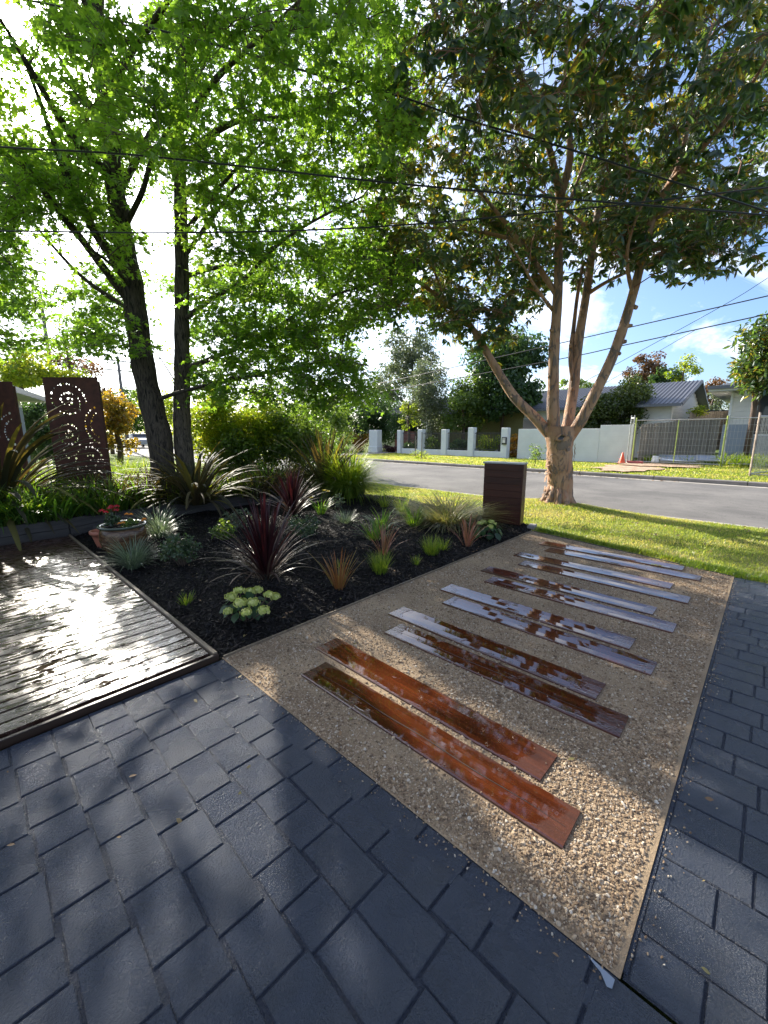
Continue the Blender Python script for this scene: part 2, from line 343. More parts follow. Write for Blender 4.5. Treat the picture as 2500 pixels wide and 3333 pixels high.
def m_smoothbark():
    t = NT('peeling_smooth_bark'); v = t.coord(scale=(5, 5, 1.6)); n = t.noise(v, 1.3, 5, 0.6, 1.4); n2 = t.noise(t.coord(), 1.7, 3); n3 = t.noise(t.coord(scale=(22, 22, 7)), 1, 5)
    c = t.mix(t.ramp(n2, [(0.35, 0.0), (0.65, 1.0)]), (0.36, 0.195, 0.110), (0.43, 0.27, 0.165))
    c = t.mix(t.ramp(n, [(0.53, 0.0), (0.57, 0.8), (0.75, 0.9)]), c, (0.145, 0.115, 0.095))
    c = t.mix(t.ramp(n, [(0.33, 0.7), (0.40, 0.0)]), c, (0.36, 0.14, 0.075)); c = t.mix(t.ramp(n3, [(0.58, 0.0), (0.72, 0.5)]), c, (0.20, 0.13, 0.09))
    return t.fin(c, 0.7, t.bump(t.ramp(n, [(0.50, 0.0), (0.58, 1.0)]), 0.8, 0.02, t.bump(n3, 0.4, 0.01)), spec=0.3)
M_SBARK = m_smoothbark()
M_TWIG = simple('twig', (0.10, 0.065, 0.045), 0.8, 0.3, 4, 0.2); M_TWIGR = simple('reddish_twig', (0.26, 0.13, 0.085), 0.8, 0.3, 4, 0.2)
GY = (1.5, 1.55, 0.35)
M_STAR = leafmat('star_leaf', [(0.048, 0.100, 0.020), (0.082, 0.150, 0.026), (0.13, 0.20, 0.034)], (3.5, 3.3, 1.3), 0.66, 0.36)
M_LAUREL = leafmat('leathery_leaf', [(0.022, 0.052, 0.024), (0.036, 0.076, 0.032), (0.062, 0.10, 0.034), (0.20, 0.14, 0.03)], (3.8, 3.3, 1.0), 0.42, 0.28, 0.7)
M_GREEN1 = leafmat('mid_green_leaf', [(0.045, 0.085, 0.020), (0.085, 0.13, 0.035), (0.13, 0.17, 0.05)], (2.6, 2.6, 0.9), 0.5)
M_GREEN2 = leafmat('dark_green_leaf', [(0.028, 0.062, 0.024), (0.050, 0.095, 0.036), (0.075, 0.13, 0.045)], (2.2, 2.2, 1.0), 0.42)
M_CONIF = leafmat('golden_green_leaf', [(0.032, 0.055, 0.012), (0.065, 0.095, 0.02), (0.13, 0.16, 0.03)], (1.6, 1.6, 0.7), 0.35)
M_YELL = leafmat('yellow_green_leaf', [(0.07, 0.12, 0.018), (0.14, 0.19, 0.03), (0.24, 0.24, 0.05)], (3.2, 2.9, 0.9), 0.6)
M_COPPER = leafmat('copper_leaf', [(0.06, 0.045, 0.025), (0.13, 0.075, 0.04), (0.20, 0.11, 0.05)], (1.6, 1.3, 0.8), 0.4)
M_AUTUMN = leafmat('orange_leaf', [(0.20, 0.12, 0.02), (0.34, 0.19, 0.025), (0.30, 0.24, 0.04)], (1.8, 1.5, 0.7), 0.5)
M_GOLD = leafmat('golden_leaf', [(0.12, 0.12, 0.02), (0.22, 0.17, 0.03), (0.30, 0.17, 0.03)], (2.2, 1.9, 0.7), 0.5)
M_GREYG = leafmat('grey_green_leaf', [(0.075, 0.095, 0.055), (0.12, 0.145, 0.085), (0.17, 0.19, 0.12)], (1.5, 1.6, 1.0), 0.35)
M_FLAX = leafmat('bronze_blade', [(0.038, 0.042, 0.026), (0.060, 0.058, 0.036), (0.085, 0.065, 0.038), (0.15, 0.14, 0.04)], (1.9, 1.6, 0.6), 0.28, 0.55, 0.06)
M_CORD = leafmat('maroon_blade', [(0.020, 0.006, 0.009), (0.036, 0.009, 0.013), (0.060, 0.018, 0.018)], (1.8, 0.9, 0.8), 0.14, 0.40, 0.4)
M_CORDD = leafmat('old_maroon_blade', [(0.05, 0.028, 0.024), (0.09, 0.055, 0.042), (0.13, 0.085, 0.06)], (1.4, 1.2, 0.9), 0.2, 0.32, 0.6)
M_REDG = leafmat('copper_blade', [(0.16, 0.085, 0.03), (0.22, 0.10, 0.05), (0.20, 0.17, 0.04)], (2.0, 1.4, 0.6), 0.4)
M_PINKG = leafmat('pink_striped_blade', [(0.24, 0.10, 0.07), (0.30, 0.16, 0.11), (0.20, 0.13, 0.05)], (1.7, 1.1, 0.8), 0.35)
M_GRASS = leafmat('green_blade', [(0.050, 0.105, 0.015), (0.11, 0.17, 0.025), (0.19, 0.22, 0.045)], (2.8, 2.6, 0.8), 0.55)
M_LAWNB = leafmat('lawn_blade', [(0.12, 0.20, 0.025), (0.22, 0.29, 0.045), (0.36, 0.36, 0.10), (0.50, 0.42, 0.22)], (2.0, 1.9, 0.8), 0.5)
M_BLUEGR = leafmat('silver_blade', [(0.07, 0.10, 0.06), (0.13, 0.17, 0.11), (0.24, 0.28, 0.19)], (1.5, 1.6, 1.1), 0.35)
M_DOME = leafmat('dome_blade', [(0.07, 0.095, 0.03), (0.15, 0.16, 0.06), (0.30, 0.24, 0.13)], (1.7, 1.7, 0.8), 0.45)
M_STRAP = leafmat('strap_blade', [(0.035, 0.090, 0.018), (0.065, 0.135, 0.03), (0.14, 0.19, 0.03)], (2.9, 2.8, 0.8), 0.5, 0.35)
M_HYDL = leafmat('hydrangea_leaf', [(0.016, 0.045, 0.016), (0.030, 0.075, 0.024), (0.06, 0.115, 0.034)], (1.8, 1.9, 0.8), 0.4, 0.4)
M_HYDF = leafmat('lime_floret', [(0.36, 0.42, 0.09), (0.48, 0.52, 0.15), (0.58, 0.58, 0.24)], (1.2, 1.2, 0.8), 0.3, 0.6)
M_SMALL = leafmat('small_dark_leaf', [(0.025, 0.050, 0.022), (0.05, 0.085, 0.035), (0.10, 0.13, 0.06)], (1.6, 1.7, 0.9), 0.3, 0.32, 0.6)
M_RED = leafmat('red_petal', [(0.30, 0.008, 0.014), (0.48, 0.015, 0.03)], (1.6, 0.8, 0.8), 0.35)
M_ORG = leafmat('orange_petal', [(0.70, 0.20, 0.02), (0.80, 0.34, 0.03)], (1.3, 1.1, 0.6), 0.35)
M_YLW = leafmat('yellow_petal', [(0.70, 0.55, 0.08), (0.80, 0.66, 0.16)], (1.2, 1.2, 0.6), 0.35)
# ------------------------------------------------------------------ helpers: vegetation
def frames(nrm, tip):
    n = nrm/np.maximum(np.linalg.norm(nrm, axis=1, keepdims=True), 1e-6)
    t = tip - n*np.sum(tip*n, axis=1, keepdims=True); t /= np.maximum(np.linalg.norm(t, axis=1, keepdims=True), 1e-6)
    s = np.cross(t, n); return np.stack([s, t, n], axis=2)        # columns: side, tip, normal
def scatter(tv, tf, cen, fr, scl, rnd, extra_rnd=0):
    m = len(cen); k = len(tv)
    V = np.einsum('mij,kj->mki', fr, tv)*scl[:, None, None] + cen[:, None, :]
    fs = [(f[None, :, :] + (np.arange(m)*k)[:, None, None]).reshape(-1, f.shape[1]) for f in tf]
    return V.reshape(-1, 3), fs, np.repeat(rnd, k)
def star_leaf():
    out_ = []
    lob = [(-125, 0.62), (-62, 0.92), (0, 1.0), (62, 0.92), (125, 0.62)]
    for i, (a, r) in enumerate(lob):
        out_.append((math.sin(R(a))*r, math.cos(R(a))*r, -0.16*r))
        if i < 4:
            b = (a+lob[i+1][0])/2; out_.append((math.sin(R(b))*0.40, math.cos(R(b))*0.40, 0.0))
    out_.append((0, -0.16, 0.0))
    V = np.array([(0, 0, 0.06)]+out_, float)*0.5; V[:, 1] += 0.1
    n = len(out_); F_ = np.array([(0, 1+(i+1) % n, 1+i) for i in range(n)])
    return V, [F_]
def laurel_leaf(wd=0.30, droop=0.18):
    V = np.array([(0, 0, 0), (-wd*0.42, 0.30, 0.03), (wd*0.42, 0.30, 0.03), (-wd*0.5, 0.62, -droop*0.35), (wd*0.5, 0.62, -droop*0.35), (0, 1, -droop), (0, 0.3, -0.02), (0, 0.62, -droop*0.35-0.05)], float)
    return V, [np.array([(0, 6, 1), (0, 2, 6), (3, 7, 5), (7, 4, 5)]), np.array([(1, 6, 7, 3), (6, 2, 4, 7)])]
def diamond():
    V = np.array([(0, -0.5, 0), (0.3, 0, 0.06), (0, 0.5, -0.05), (-0.3, 0, 0.06)], float); return V, [np.array([(0, 1, 2, 3)])]
def unit(n, rng=RNG):
    v = rng.normal(size=(n, 3)); return v/np.linalg.norm(v, axis=1, keepdims=True)
def blades(base, az, ln, wd, th0, th1, segs=5, fold=0.0, jit=0.0, rnd=None, rng=RNG):
    """arching blades; th0/th1: lean from upright at foot and tip"""
    m = len(base); s = (np.arange(segs)+0.5)/segs
    th = th0[:, None] + (th1-th0)[:, None]*s[None, :]**1.2
    if jit: az = az[:, None] + np.cumsum(rng.normal(0, jit, (m, segs)), axis=1)
    else: az = np.repeat(az[:, None], segs, 1)
    stp = (ln/segs)[:, None]
    d = np.stack([np.sin(th)*np.cos(az)*stp, np.sin(th)*np.sin(az)*stp, np.cos(th)*stp], axis=2)
    pts = np.concatenate([base[:, None, :], base[:, None, :] + np.cumsum(d, axis=1)], axis=1)      # m, segs+1, 3
    sd = np.stack([-np.sin(az), np.cos(az), np.zeros_like(az)], axis=2); sd = np.concatenate([sd[:, :1], sd], axis=1)
    tt = np.linspace(0, 1, segs+1); prof = np.minimum(0.55+tt*1.6, 1.0)*np.sqrt(np.clip(1-tt**3.0, 0, 1)); prof[-1] = 0.04
    hw = wd[:, None]*0.5*prof[None, :]
    if rnd is None: rnd = rng.random(m)
    if fold:
        nr = np.cross(np.concatenate([d[:, :1], d], axis=1), sd); nr /= np.maximum(np.linalg.norm(nr, axis=2, keepdims=True), 1e-6)
        A = pts - sd*hw[:, :, None]; B = pts + nr*hw[:, :, None]*fold; Cc = pts + sd*hw[:, :, None]
        V = np.stack([A, B, Cc], axis=2).reshape(m, -1, 3); k = 3*(segs+1)
        f = np.array([q for i in range(segs) for q in ((3*i, 3*i+1, 3*i+4, 3*i+3), (3*i+1, 3*i+2, 3*i+5, 3*i+4))])
    else:
        A = pts - sd*hw[:, :, None]; Cc = pts + sd*hw[:, :, None]
        V = np.stack([A, Cc], axis=2).reshape(m, -1, 3); k = 2*(segs+1)
        f = np.array([(2*i, 2*i+1, 2*i+3, 2*i+2) for i in range(segs)])
    Fq = (f[None] + (np.arange(m)*k)[:, None, None]).reshape(-1, 4)
    return V.reshape(-1, 3), Fq, np.repeat(rnd, k)
def tuft(name, loc, n, ln, wd, lean0, lean1, mat, label, cat, group=None, foot=0.04, segs=5, seed=0, rise=0.0, kind=None, fold=0.0):
    rng = np.random.default_rng(seed)
    a = rng.uniform(0, 2*math.pi, n); r = foot*np.sqrt(rng.random(n)); base = np.stack([r*np.cos(a), r*np.sin(a), np.full(n, -0.01)], 1)
    az = a + rng.normal(0, 0.5, n); q = rng.random(n)
    if rise: q = rise+(1-rise)*q
    V, Fq, rn = blades(base, az, ln*(0.6+0.5*rng.random(n)), wd*(0.7+0.5*rng.random(n)), R(lean0)*q+R(3), R(lean1)*(0.35+0.75*q), segs, fold, 0.04, rng=rng)
    o = link(name, npmesh(name, V, Fq, mat, rn, smooth=fold > 0), None, loc); tag(o, label, cat, group, kind); return o
def blade_plant(name, loc, n, ln, wd, lean0, lean1, mat, label, cat, group=None, foot=0.10, segs=8, seed=0, zpow=1.0, mat_old=None, gap=0.0, aim=None):
    """each blade an object of its own under the plant"""
    rng = np.random.default_rng(seed); root = empty(name, loc, 0, label, cat, group)
    for i in range(n):
        a = i*2.39996+rng.normal(0, 0.25)
        if aim is not None and rng.random() < aim[1]: a = aim[0]+rng.normal(0, 0.7)
        q = ((i+0.5)/n)**zpow; r = foot*math.sqrt(q)
        th0 = R(lean0)*q+R(2); th1 = R(lean1[0] + (lean1[1]-lean1[0])*q)*(0.85+0.3*rng.random())
        l = ln*(0.72+0.4*rng.random())*(1.0 if q < 0.8 else 0.85)
        V, Fq, rn = blades(np.array([[r*math.cos(a), r*math.sin(a), gap*(1-q)]]), np.array([a]), np.array([l]), np.array([wd*(0.75+0.4*rng.random())]), np.array([th0]), np.array([th1]), segs, 0.35, 0.03, np.array([rng.random()]), rng=rng)
        link('leaf', npmesh('leaf', V, Fq, mat_old if (mat_old and q > 0.62) else mat, rn, smooth=True), root)
    return root
def lumps(cen, rad, n, rng, shrink=0.45):
    """random lump centres spread through an ellipsoid"""
    u = unit(n, rng)*(rng.random((n, 1))**(1/2.2)); return np.array(cen)+u*np.array(rad)*(1-shrink*0.5), np.full(n, 1.0)
def foliage(cen, rad, nl, per, lumpr, size, rng, flat=0.75, up=0.5, shape=None, bottom=-1.0):
    lc, _ = lumps(cen, rad, nl, rng)
    if bottom > -1: lc[:, 2] = np.maximum(lc[:, 2], cen[2]+bottom*rad[2])
    lr = lumpr*rng.uniform(0.6, 1.3, nl); m = nl*per
    u = unit(m, rng)*(rng.random((m, 1))**0.45); pos = np.repeat(lc, per, 0) + u*np.repeat(lr, per)[:, None]*np.array([1, 1, flat])
    nrm = unit(m, rng)+np.array([0, 0, up])+u*0.5; tip = unit(m, rng)+u+np.array([0, 0, -0.3])
    tv, tf = shape or diamond(); sz = size*rng.uniform(0.65, 1.3, m)
    rnd = np.clip(rng.normal(0.45, 0.2, m)+np.repeat(rng.normal(0, 0.14, nl), per), 0, 1)
    return scatter(tv, tf, pos, frames(nrm, tip), sz, rnd), lc, lr
def tree(name, base, top_pts, crowns, mat, bark, label, cat='tree', group=None, trunk_r=0.12, size=0.16, per=150, seed=1, lumpr=0.6, shape=None, up=0.5, flat=0.75, density=1.0):
    """crowns: list of (centre, radii, lumps); trunk follows top_pts; limbs run to the lumps"""
    rng = np.random.default_rng(seed); root = empty(name, base, 0, label, cat, group); bx = Vector(base)
    VV, FF, RR = [], [], []; off = 0; mb = MB()
    pts = [Vector(p)-bx for p in ([base]+list(top_pts))]
    mb.tube(pts, [trunk_r*(1-0.6*i/(len(pts)-1)) for i in range(len(pts))], 8)
    for cen, rad, nl in crowns:
        (V, fs, rn), lc, lr = foliage(tuple(Vector(cen)-bx), rad, nl, int(per*density), lumpr, size, rng, flat, up, shape)
        VV.append(V); FF.append([f+off for f in fs]); RR.append(rn); off += len(V)
        for c_ in lc[::3]:
            q = Vector(c_); s = min(pts[1:], key=lambda p: (p-q).length) if len(pts) > 1 else pts[0]
            mid = (s+q)/2+Vector((0, 0, -0.1*(q-s).length)); mb.tube([s, mid, q], [trunk_r*0.3, trunk_r*0.18, 0.01], 4, False)
    k = len(FF[0]); fs = [np.concatenate([F_[i] for F_ in FF]) for i in range(k)]
    link('crown', npmesh('crown', np.concatenate(VV), fs, mat, np.concatenate(RR)), root)
    mb.build('trunk', bark, root, smooth=True); return root
# ================================================================== GROUND
def sheet(name, poly, z, mat, kind='structure', parent=None):
    me = bpy.data.meshes.new(name); me.from_pydata([(x, y, z) for x, y in poly], [], [tuple(range(len(poly)))]); me.update()
    if me.polygons[0].normal.z < 0: me.flip_normals()
    me.materials.append(mat); o = link(name, me, parent)
    if not parent: o['kind'] = kind
    return o
def wavy(name, x0, x1, y0, y1, step, hf, mat, inside=None):
    nx, ny = int((x1-x0)/step)+1, int((y1-y0)/step)+1
    X, Y = np.meshgrid(np.linspace(x0, x1, nx), np.linspace(y0, y1, ny), indexing='ij'); Z = hf(X, Y)
    V = np.stack([X.ravel(), Y.ravel(), Z.ravel()], 1); i, j = np.meshgrid(np.arange(nx-1), np.arange(ny-1), indexing='ij')
    a = (i*ny+j).ravel(); Fq = np.stack([a, a+ny, a+ny+1, a+1], 1)
    if inside is not None:
        cx = V[Fq].mean(axis=1); Fq = Fq[inside(cx[:, 0], cx[:, 1])]
    o = link(name, npmesh(name, V, Fq, mat, smooth=True)); o['kind'] = 'structure'; return o
sheet('ground', [(-900, -900), (900, -900), (900, 900), (-900, 900)], -0.06, M_LAWNF)
GRAV = [(1.121, 0.119), (5.74, 0.119), (6.27, 2.62), (1.12, 2.62)]
BED = [(1.12, 2.62), (6.25, 2.64), (6.62, 2.80), (6.66, 3.6), (6.80, 4.6), (7.05, 5.6), (7.25, 6.6), (7.0, 7.3), (6.3, 7.7), (5.4, 8.2), (4.2, 8.6), (2.9, 8.6), (1.4, 8.4), (0.9, 8.2), (0.9, 7.3), (1.12, 7.3)]
def in_poly(X, Y, poly):
    r = np.zeros(np.shape(X), bool); n = len(poly)
    for i in range(n):
        x1, y1 = poly[i]; x2, y2 = poly[(i+1) % n]
        c = ((y1 > Y) != (y2 > Y)) & (X < (x2-x1)*(Y-y1)/((y2-y1) if y2 != y1 else 1e-9)+x1); r ^= c
    return r
def hn(X, Y, s=0.0): return np.sin(X*3.1+s)*np.cos(Y*2.7-s)*0.5+np.sin(X*7.3+Y*5.1+s)*0.25+np.sin(X*13-Y*11+s)*0.12
sheet('gravel_bed', GRAV, 0.0, M_GBED)
def bed_h(X, Y):
    e = np.clip((Y-2.62)/0.5, 0, 1)*np.clip((X-1.12)/0.4, 0, 1)
    return -0.012 + e*(0.05+0.045*hn(X, Y, 1)) + 0.10*np.exp(-((X-3.6)**2+(Y-5.2)**2)/3.5)*e
wavy('mulch_bed', 0.9, 7.3, 2.62, 8.6, 0.07, bed_h, M_SOIL, lambda x, y: in_poly(x, y, BED))
def lawn_h(X, Y):
    m = 0.10*np.exp(-((X-8.75)**2+(Y-3.2)**2)/0.9)
    return -0.02+m+0.008*hn(X, Y, 2)+0.05*np.clip((X-6.2)/1.2, 0, 1)*np.clip((9.2-X)/0.5, 0, 1)
wavy('nature_strip', 5.2, 9.12, -6, 24, 0.16, lawn_h, M_LAWN, lambda x, y: ((y > 0.13) | (x > 5.74)) & ~in_poly(x, y, GRAV) & ~in_poly(x, y, BED) & ((y < 8.0) | (x > 6.6)) & ((y < 12.2) | (x > 5)))
road = sheet('road', [(9.1, -140), (16.32, -140), (16.32, 160), (9.1, 160)], -0.02, M_ROAD)
def kerb(name, x0, x1, z0, z1, segs, mat):
    root = empty(name, (0, 0, 0)); root['kind'] = 'structure'; cache = {}
    for a, b in segs:
        k = round(b-a, 3)
        if k not in cache: cache[k] = MB().bbox((0, 0, 0), (x1-x0, k-0.02, z1-z0), 0.025).mesh('kerb_stone', mat)
        link('kerb_stone', cache[k], root, ((x0+x1)/2, (a+b)/2, (z0+z1)/2))
    return root
kerb('near_kerb', 9.0, 9.18, -0.1, 0.0, [(-12+i*2.4, -9.6+i*2.4) for i in range(16)]+[(26.4, 90)], M_CONC2)
kerb('far_kerb', 16.32, 16.52, -0.1, 0.11, [(-14+i*2.4, -11.6+i*2.4) for i in range(14)]+[(23.4, 110)], M_CONC)
sheet('gutter', [(16.02, -60), (16.319, -60), (16.319, 110), (16.02, 110)], -0.015, M_CONC2)
wavy('far_verge', 16.52, 22.1, -14, 60, 0.25, lambda X, Y: 0.095+0.012*hn(X, Y, 3)+np.clip((6-Y)/6, 0, 1)*0.10*np.clip((X-17)/4, 0, 1), M_LAWNF)
sheet('crossover', [(16.525, 20.1), (22.1, 19.9), (22.1, 21.4), (16.525, 22.2)], 0.125, M_CONC)
sheet('yard', [(22.1, -40), (80, -40), (80, 90), (22.1, 90)], 0.10, M_LAWNF)
def blob_sheet(name, cx, cy, rx, ry, z, mat, seed, kind='structure'):
    r = random.Random(seed); n = 22; pts = []
    for i in range(n):
        a = 2*math.pi*i/n; k = 1+r.uniform(-0.25, 0.25); pts.append((cx+rx*k*math.cos(a), cy+ry*k*math.sin(a)))
    return sheet(name, pts, z, mat, kind)
blob_sheet('dirt_patch', 18.9, 4.2, 1.9, 1.1, 0.165, M_DIRT, 3)
blob_sheet('dirt_path', 20.9, 3.4, 1.0, 1.6, 0.20, M_DIRT, 5)
wavy('raised_bed', -7, 7.0, 7.5, 14, 0.2, lambda X, Y: 0.27+0.03*hn(X, Y, 4)-0.35*np.clip((X-6.2)/0.8, 0, 1), M_SOIL,
     lambda x, y: (y > np.interp(x, [-7, 1.1, 1.4, 2.9, 4.2, 5.4, 6.2, 6.7, 7.1], [7.5, 7.62, 7.78, 7.9, 7.88, 7.6, 7.2, 6.95, 7.4])) )
wavy('side_lawn', -30, 6.9, 12.0, 60, 0.8, lambda X, Y: 0.16-0.12*np.clip((Y-14)/8, 0, 1)+0.02*hn(X, Y, 6), M_LAWNF)
# ------------------------------------------------------------------ paving slabs with stamped blocks
def chamfer_mesh(w_, l_, t_, b_, key, cache={}):
    if key not in cache: cache[key] = MB().bbox((0, 0, -t_/2), (w_, l_, t_), b_).mesh('paver', M_PAVER)
    return cache[key]
def warpx(x, y): return x + (2.6-y)*0.028 if x < 1.0 else x
SK = math.atan(0.028)
left_slab = empty('left_paving', (0, 0, 0)); left_slab['kind'] = 'structure'
sheet('slab_base', [(-4, -4), (1.118, -4), (1.118, 2.6), (-4, 2.6)], -0.0055, M_JOINT, parent=left_slab)
right_slab = empty('right_paving', (0, 0, 0)); right_slab['kind'] = 'structure'
sheet('slab_base', [(1.13, -4), (5.72, -4), (5.72, 0.115), (1.13, 0.115)], -0.0055, M_JOINT, parent=right_slab)
def visible(x, y, z=0.0, m=120):
    d = Vector((x, y, z-H)); f = d.x*math.cos(AZ)+d.y*math.sin(AZ); r = d.x*math.sin(AZ)-d.y*math.cos(AZ)
    cp, sp = math.cos(PITCH), math.sin(PITCH); ff = f*cp-d.z*sp; uu = f*sp+d.z*cp
    if ff < 0.05: return False
    px, py = CX+F*r/ff, CY-F*uu/ff
    return -m < px < 2500+m and -m < py < 3333+m
LEN = [0.165, 0.165, 0.215, 0.215, 0.265, 0.285]; extra = MB(); npv = 0
pr = random.Random(5)
for k in range(-23, 6):                                     # strips of blocks, left slab
    x0 = 0.0+0.165*k; wd = 0.165 if k < 5 else 0.165
    y = 2.60
    while y > -3.8:
        l = pr.choice(LEN); y1 = y-l; cxm = x0+0.083; ym = (y+y1)/2; ox = (2.6-ym)*0.028
        if k == 5 and False: pass
        gx, gy = pr.uniform(0.010, 0.016), pr.uniform(0.010, 0.015)
        if visible(cxm+ox, ym, 0, 160):
            wq = 0.165-gx
            o = link('paver', chamfer_mesh(0.1565, l-0.009, 0.007, 0.003, ('L', l)), left_slab, (cxm+ox, ym, pr.uniform(-0.001, 0.001)), (pr.uniform(-.002, .002), pr.uniform(-.002, .002), -SK)); npv += 1
        else: extra.box((cxm+ox, ym, -0.004), (0.1565, l-0.009, 0.007), -SK)
        y = y1
y = 2.60
for l in [0.26, 0.31, 0.25, 0.28, 0.17, 0.24, 0.28, 0.20, 0.20, 0.22, 0.25, 0.27, 0.25, 0.3, 0.3, 0.3]:    # border strip beside the gravel
    cxm = 1.056; link('paver', MB().bbox((0, 0, -0.0045), (0.124, l-0.009, 0.007), 0.003).mesh('paver', M_PAVER), left_slab, (cxm, y-l/2, 0.001)); y -= l; npv += 1
if extra.v: e = extra.build('paver_field', M_PAVER, left_slab); e['kind'] = 'stuff'
extra = MB()
for k in range(0, 28):                                      # courses, right slab
    x0 = 1.135+0.1635*k; y = 0.105; first = True
    while y > -3.8:
        l = pr.choice([0.16, 0.20, 0.24, 0.3, 0.36]) if not first else pr.choice([0.08, 0.12, 0.17, 0.22, 0.26, 0.3])
        first = False; ym = y-l/2
        if x0+0.16 > 5.72: break
        if visible(x0+0.08, ym, 0, 90):
            link('paver', chamfer_mesh(0.1565, l-0.008, 0.007, 0.003, ('R', l)), right_slab, (x0+0.08, ym, pr.uniform(-0.001, 0.001)), (pr.uniform(-.002, .002), pr.uniform(-.002, .002), 0.0)); npv += 1
        else: extra.box((x0+0.08, ym, -0.004), (0.1545, l-0.009, 0.008))
        y -= l
if extra.v: e = extra.build('paver_field', M_PAVER, right_slab); e['kind'] = 'stuff'
print('pavers', npv)
chip = MB(); cp_ = [(1.108, 0.130), (1.115, 0.205), (1.106, 0.19), (1.098, 0.165), (1.075, 0.142), (1.08, 0.130)]
chip.add([(x, y, 0.0035) for x, y in cp_], [tuple(range(len(cp_)))]); chip.build('bare_chip', M_BLUEG, left_slab)
# rounded slab lips against the gravel
mb = MB(); mb.tube([(1.118, 0.125, -0.014), (1.118, 2.6, -0.014)], 0.012, 6); mb.build('slab_lip', M_PAVER, left_slab)
mb = MB(); mb.tube([(1.15, 0.112, -0.014), (5.72, 0.112, -0.014)], 0.012, 6); mb.build('slab_lip', M_PAVER, right_slab)
# ------------------------------------------------------------------ deck
deck = empty('timber_deck', (1.08, 2.62, 0), 0, 'wet timber deck of grooved boards with sun glare beside the mulch bed', 'deck')
DT = 0.036; x1, x0 = 1.055, -4.5; bw = 0.1095; nb_ = 43
bm_ = MB(); Lb = x1-x0; nseg = 24                             # reeded board: shallow grooves along its length
prof = []
ng = 5
yy = -bw/2+0.008; top = []
for i in range(ng*2+1):
    yv = yy+(bw-0.016)*i/(ng*2); top.append((yv, 0.0 if i % 2 == 0 else -0.0010))
vs = []; 
for xx in (-Lb/2, Lb/2):
    vs += [(xx, a, b) for a, b in top] + [(xx, top[-1][0], -0.03), (xx, top[0][0], -0.03)]
k = len(top)+2; fs = [(i, (i+1) % k, k+(i+1) % k, k+i) for i in range(k)]; fs = [tuple(reversed(f)) for f in fs]+[tuple(range(k)), tuple(reversed(range(k, 2*k)))]
bm_.add(vs, fs); bme = bm_.mesh('board', M_DECK)
for i in range(nb_):
    r = pr.uniform(-0.001, 0.0015); link('board', bme, deck, ((x0+x1)/2-1.08, 0.075+i*0.1125+bw/2-0.02, DT+r), (pr.uniform(-.010, .010), 0, 0))
MB().bbox((0, 0, 0), (Lb+0.045, 0.024, 0.048), 0.003).build('fascia', M_FASC, deck, ((x0+x1)/2-1.08+0.022, 0.012, 0.011))
MB().bbox((0, 0, 0), (0.030, 4.90, 0.052), 0.003).build('edge_trim', M_EDGE, deck, (0.005, 2.47, 0.022))
MB().box((0, 0, 0), (Lb, 4.8, 0.02)).build('gap_shade_sheet', M_IRON, deck, ((x0+x1)/2-1.10, 2.45, -0.03))  # black sheet below the boards, paints the shade in their gaps
# ------------------------------------------------------------------ gravel path and planks
names = ['nearest wet red plank of the gravel path, long dark crack along it', 'second nearest red plank in the gravel, glossy with a dark wet pool',
 'third plank in the gravel, red brown and fully in shade', 'fourth plank in the gravel, brown with glittering water at its tip',
 'fifth plank in the gravel, wet centre between pale dry edges', 'sixth plank in the gravel, pools showing blue sky and dark red',
 'seventh plank in the gravel, mirror of letterbox then pale sky', 'eighth plank in the gravel, mostly white with sky shine',
 'ninth plank in the gravel, broad silvery blue reflection', 'tenth plank in the gravel, narrow blue shine with dark red tip',
 'eleventh plank in the gravel, pale and second from the lawn edge', 'farthest plank in the gravel, beside the lawn edge with pale red end']
us = [1.38, 1.635, 2.165, 2.42, 2.93, 3.19, 3.70, 3.975, 4.475, 4.79, 5.27, 5.545]
for i, u0 in enumerate(us):
    v0, v1 = (0.38, 2.03) if i % 2 == 0 else (0.565, 2.235); wq = 0.208; ln = v1-v0
    ns = 12; vs = []; r2 = random.Random(i)
    for j in range(ns+1):
        yv = -ln/2+ln*j/ns; cup = -0.0025
        for (xq, zq) in ((-wq/2, -0.05), (-wq/2, -0.002), (-wq/2+0.006, 0.002), (-wq/6, 0.002+cup), (wq/6, 0.002+cup), (wq/2-0.006, 0.002), (wq/2, -0.002), (wq/2, -0.05)):
            vs.append((xq, yv, zq+0.0008*math.sin(j*1.3+i)))
    fs = [(j*8+q, j*8+q+1, (j+1)*8+q+1, (j+1)*8+q) for j in range(ns) for q in range(7)]+[tuple(range(7, -1, -1)), tuple(ns*8+q for q in range(8))]
    mb = MB(); mb.add(vs, fs)
    o = mb.build('timber_plank', M_PLANK, None, (u0+wq/2, (v0+v1)/2, 0.011), r2.uniform(-0.012, 0.012)); o['label'] = names[i]; o['category'] = 'plank'; o['group'] = 'planks set in pairs in the gravel path'
    if i in (0, 2):                        # drying crack
        ck = MB(); pts = [(-0.012+0.004*math.sin(j*0.9), -ln/2+0.02+(ln-0.04)*j/20, 0.0) for j in range(21)]
        for j in range(20):
            a, b = pts[j], pts[j+1]; h = 0.0022*math.sin(math.pi*(j+0.5)/20)+0.0004
            ck.quad((a[0]-h, a[1], 0.0012), (a[0]+h, a[1], 0.0012), (b[0]+h, b[1], 0.0012), (b[0]-h, b[1], 0.0012))
        ck.build('crack', M_IRON, o)
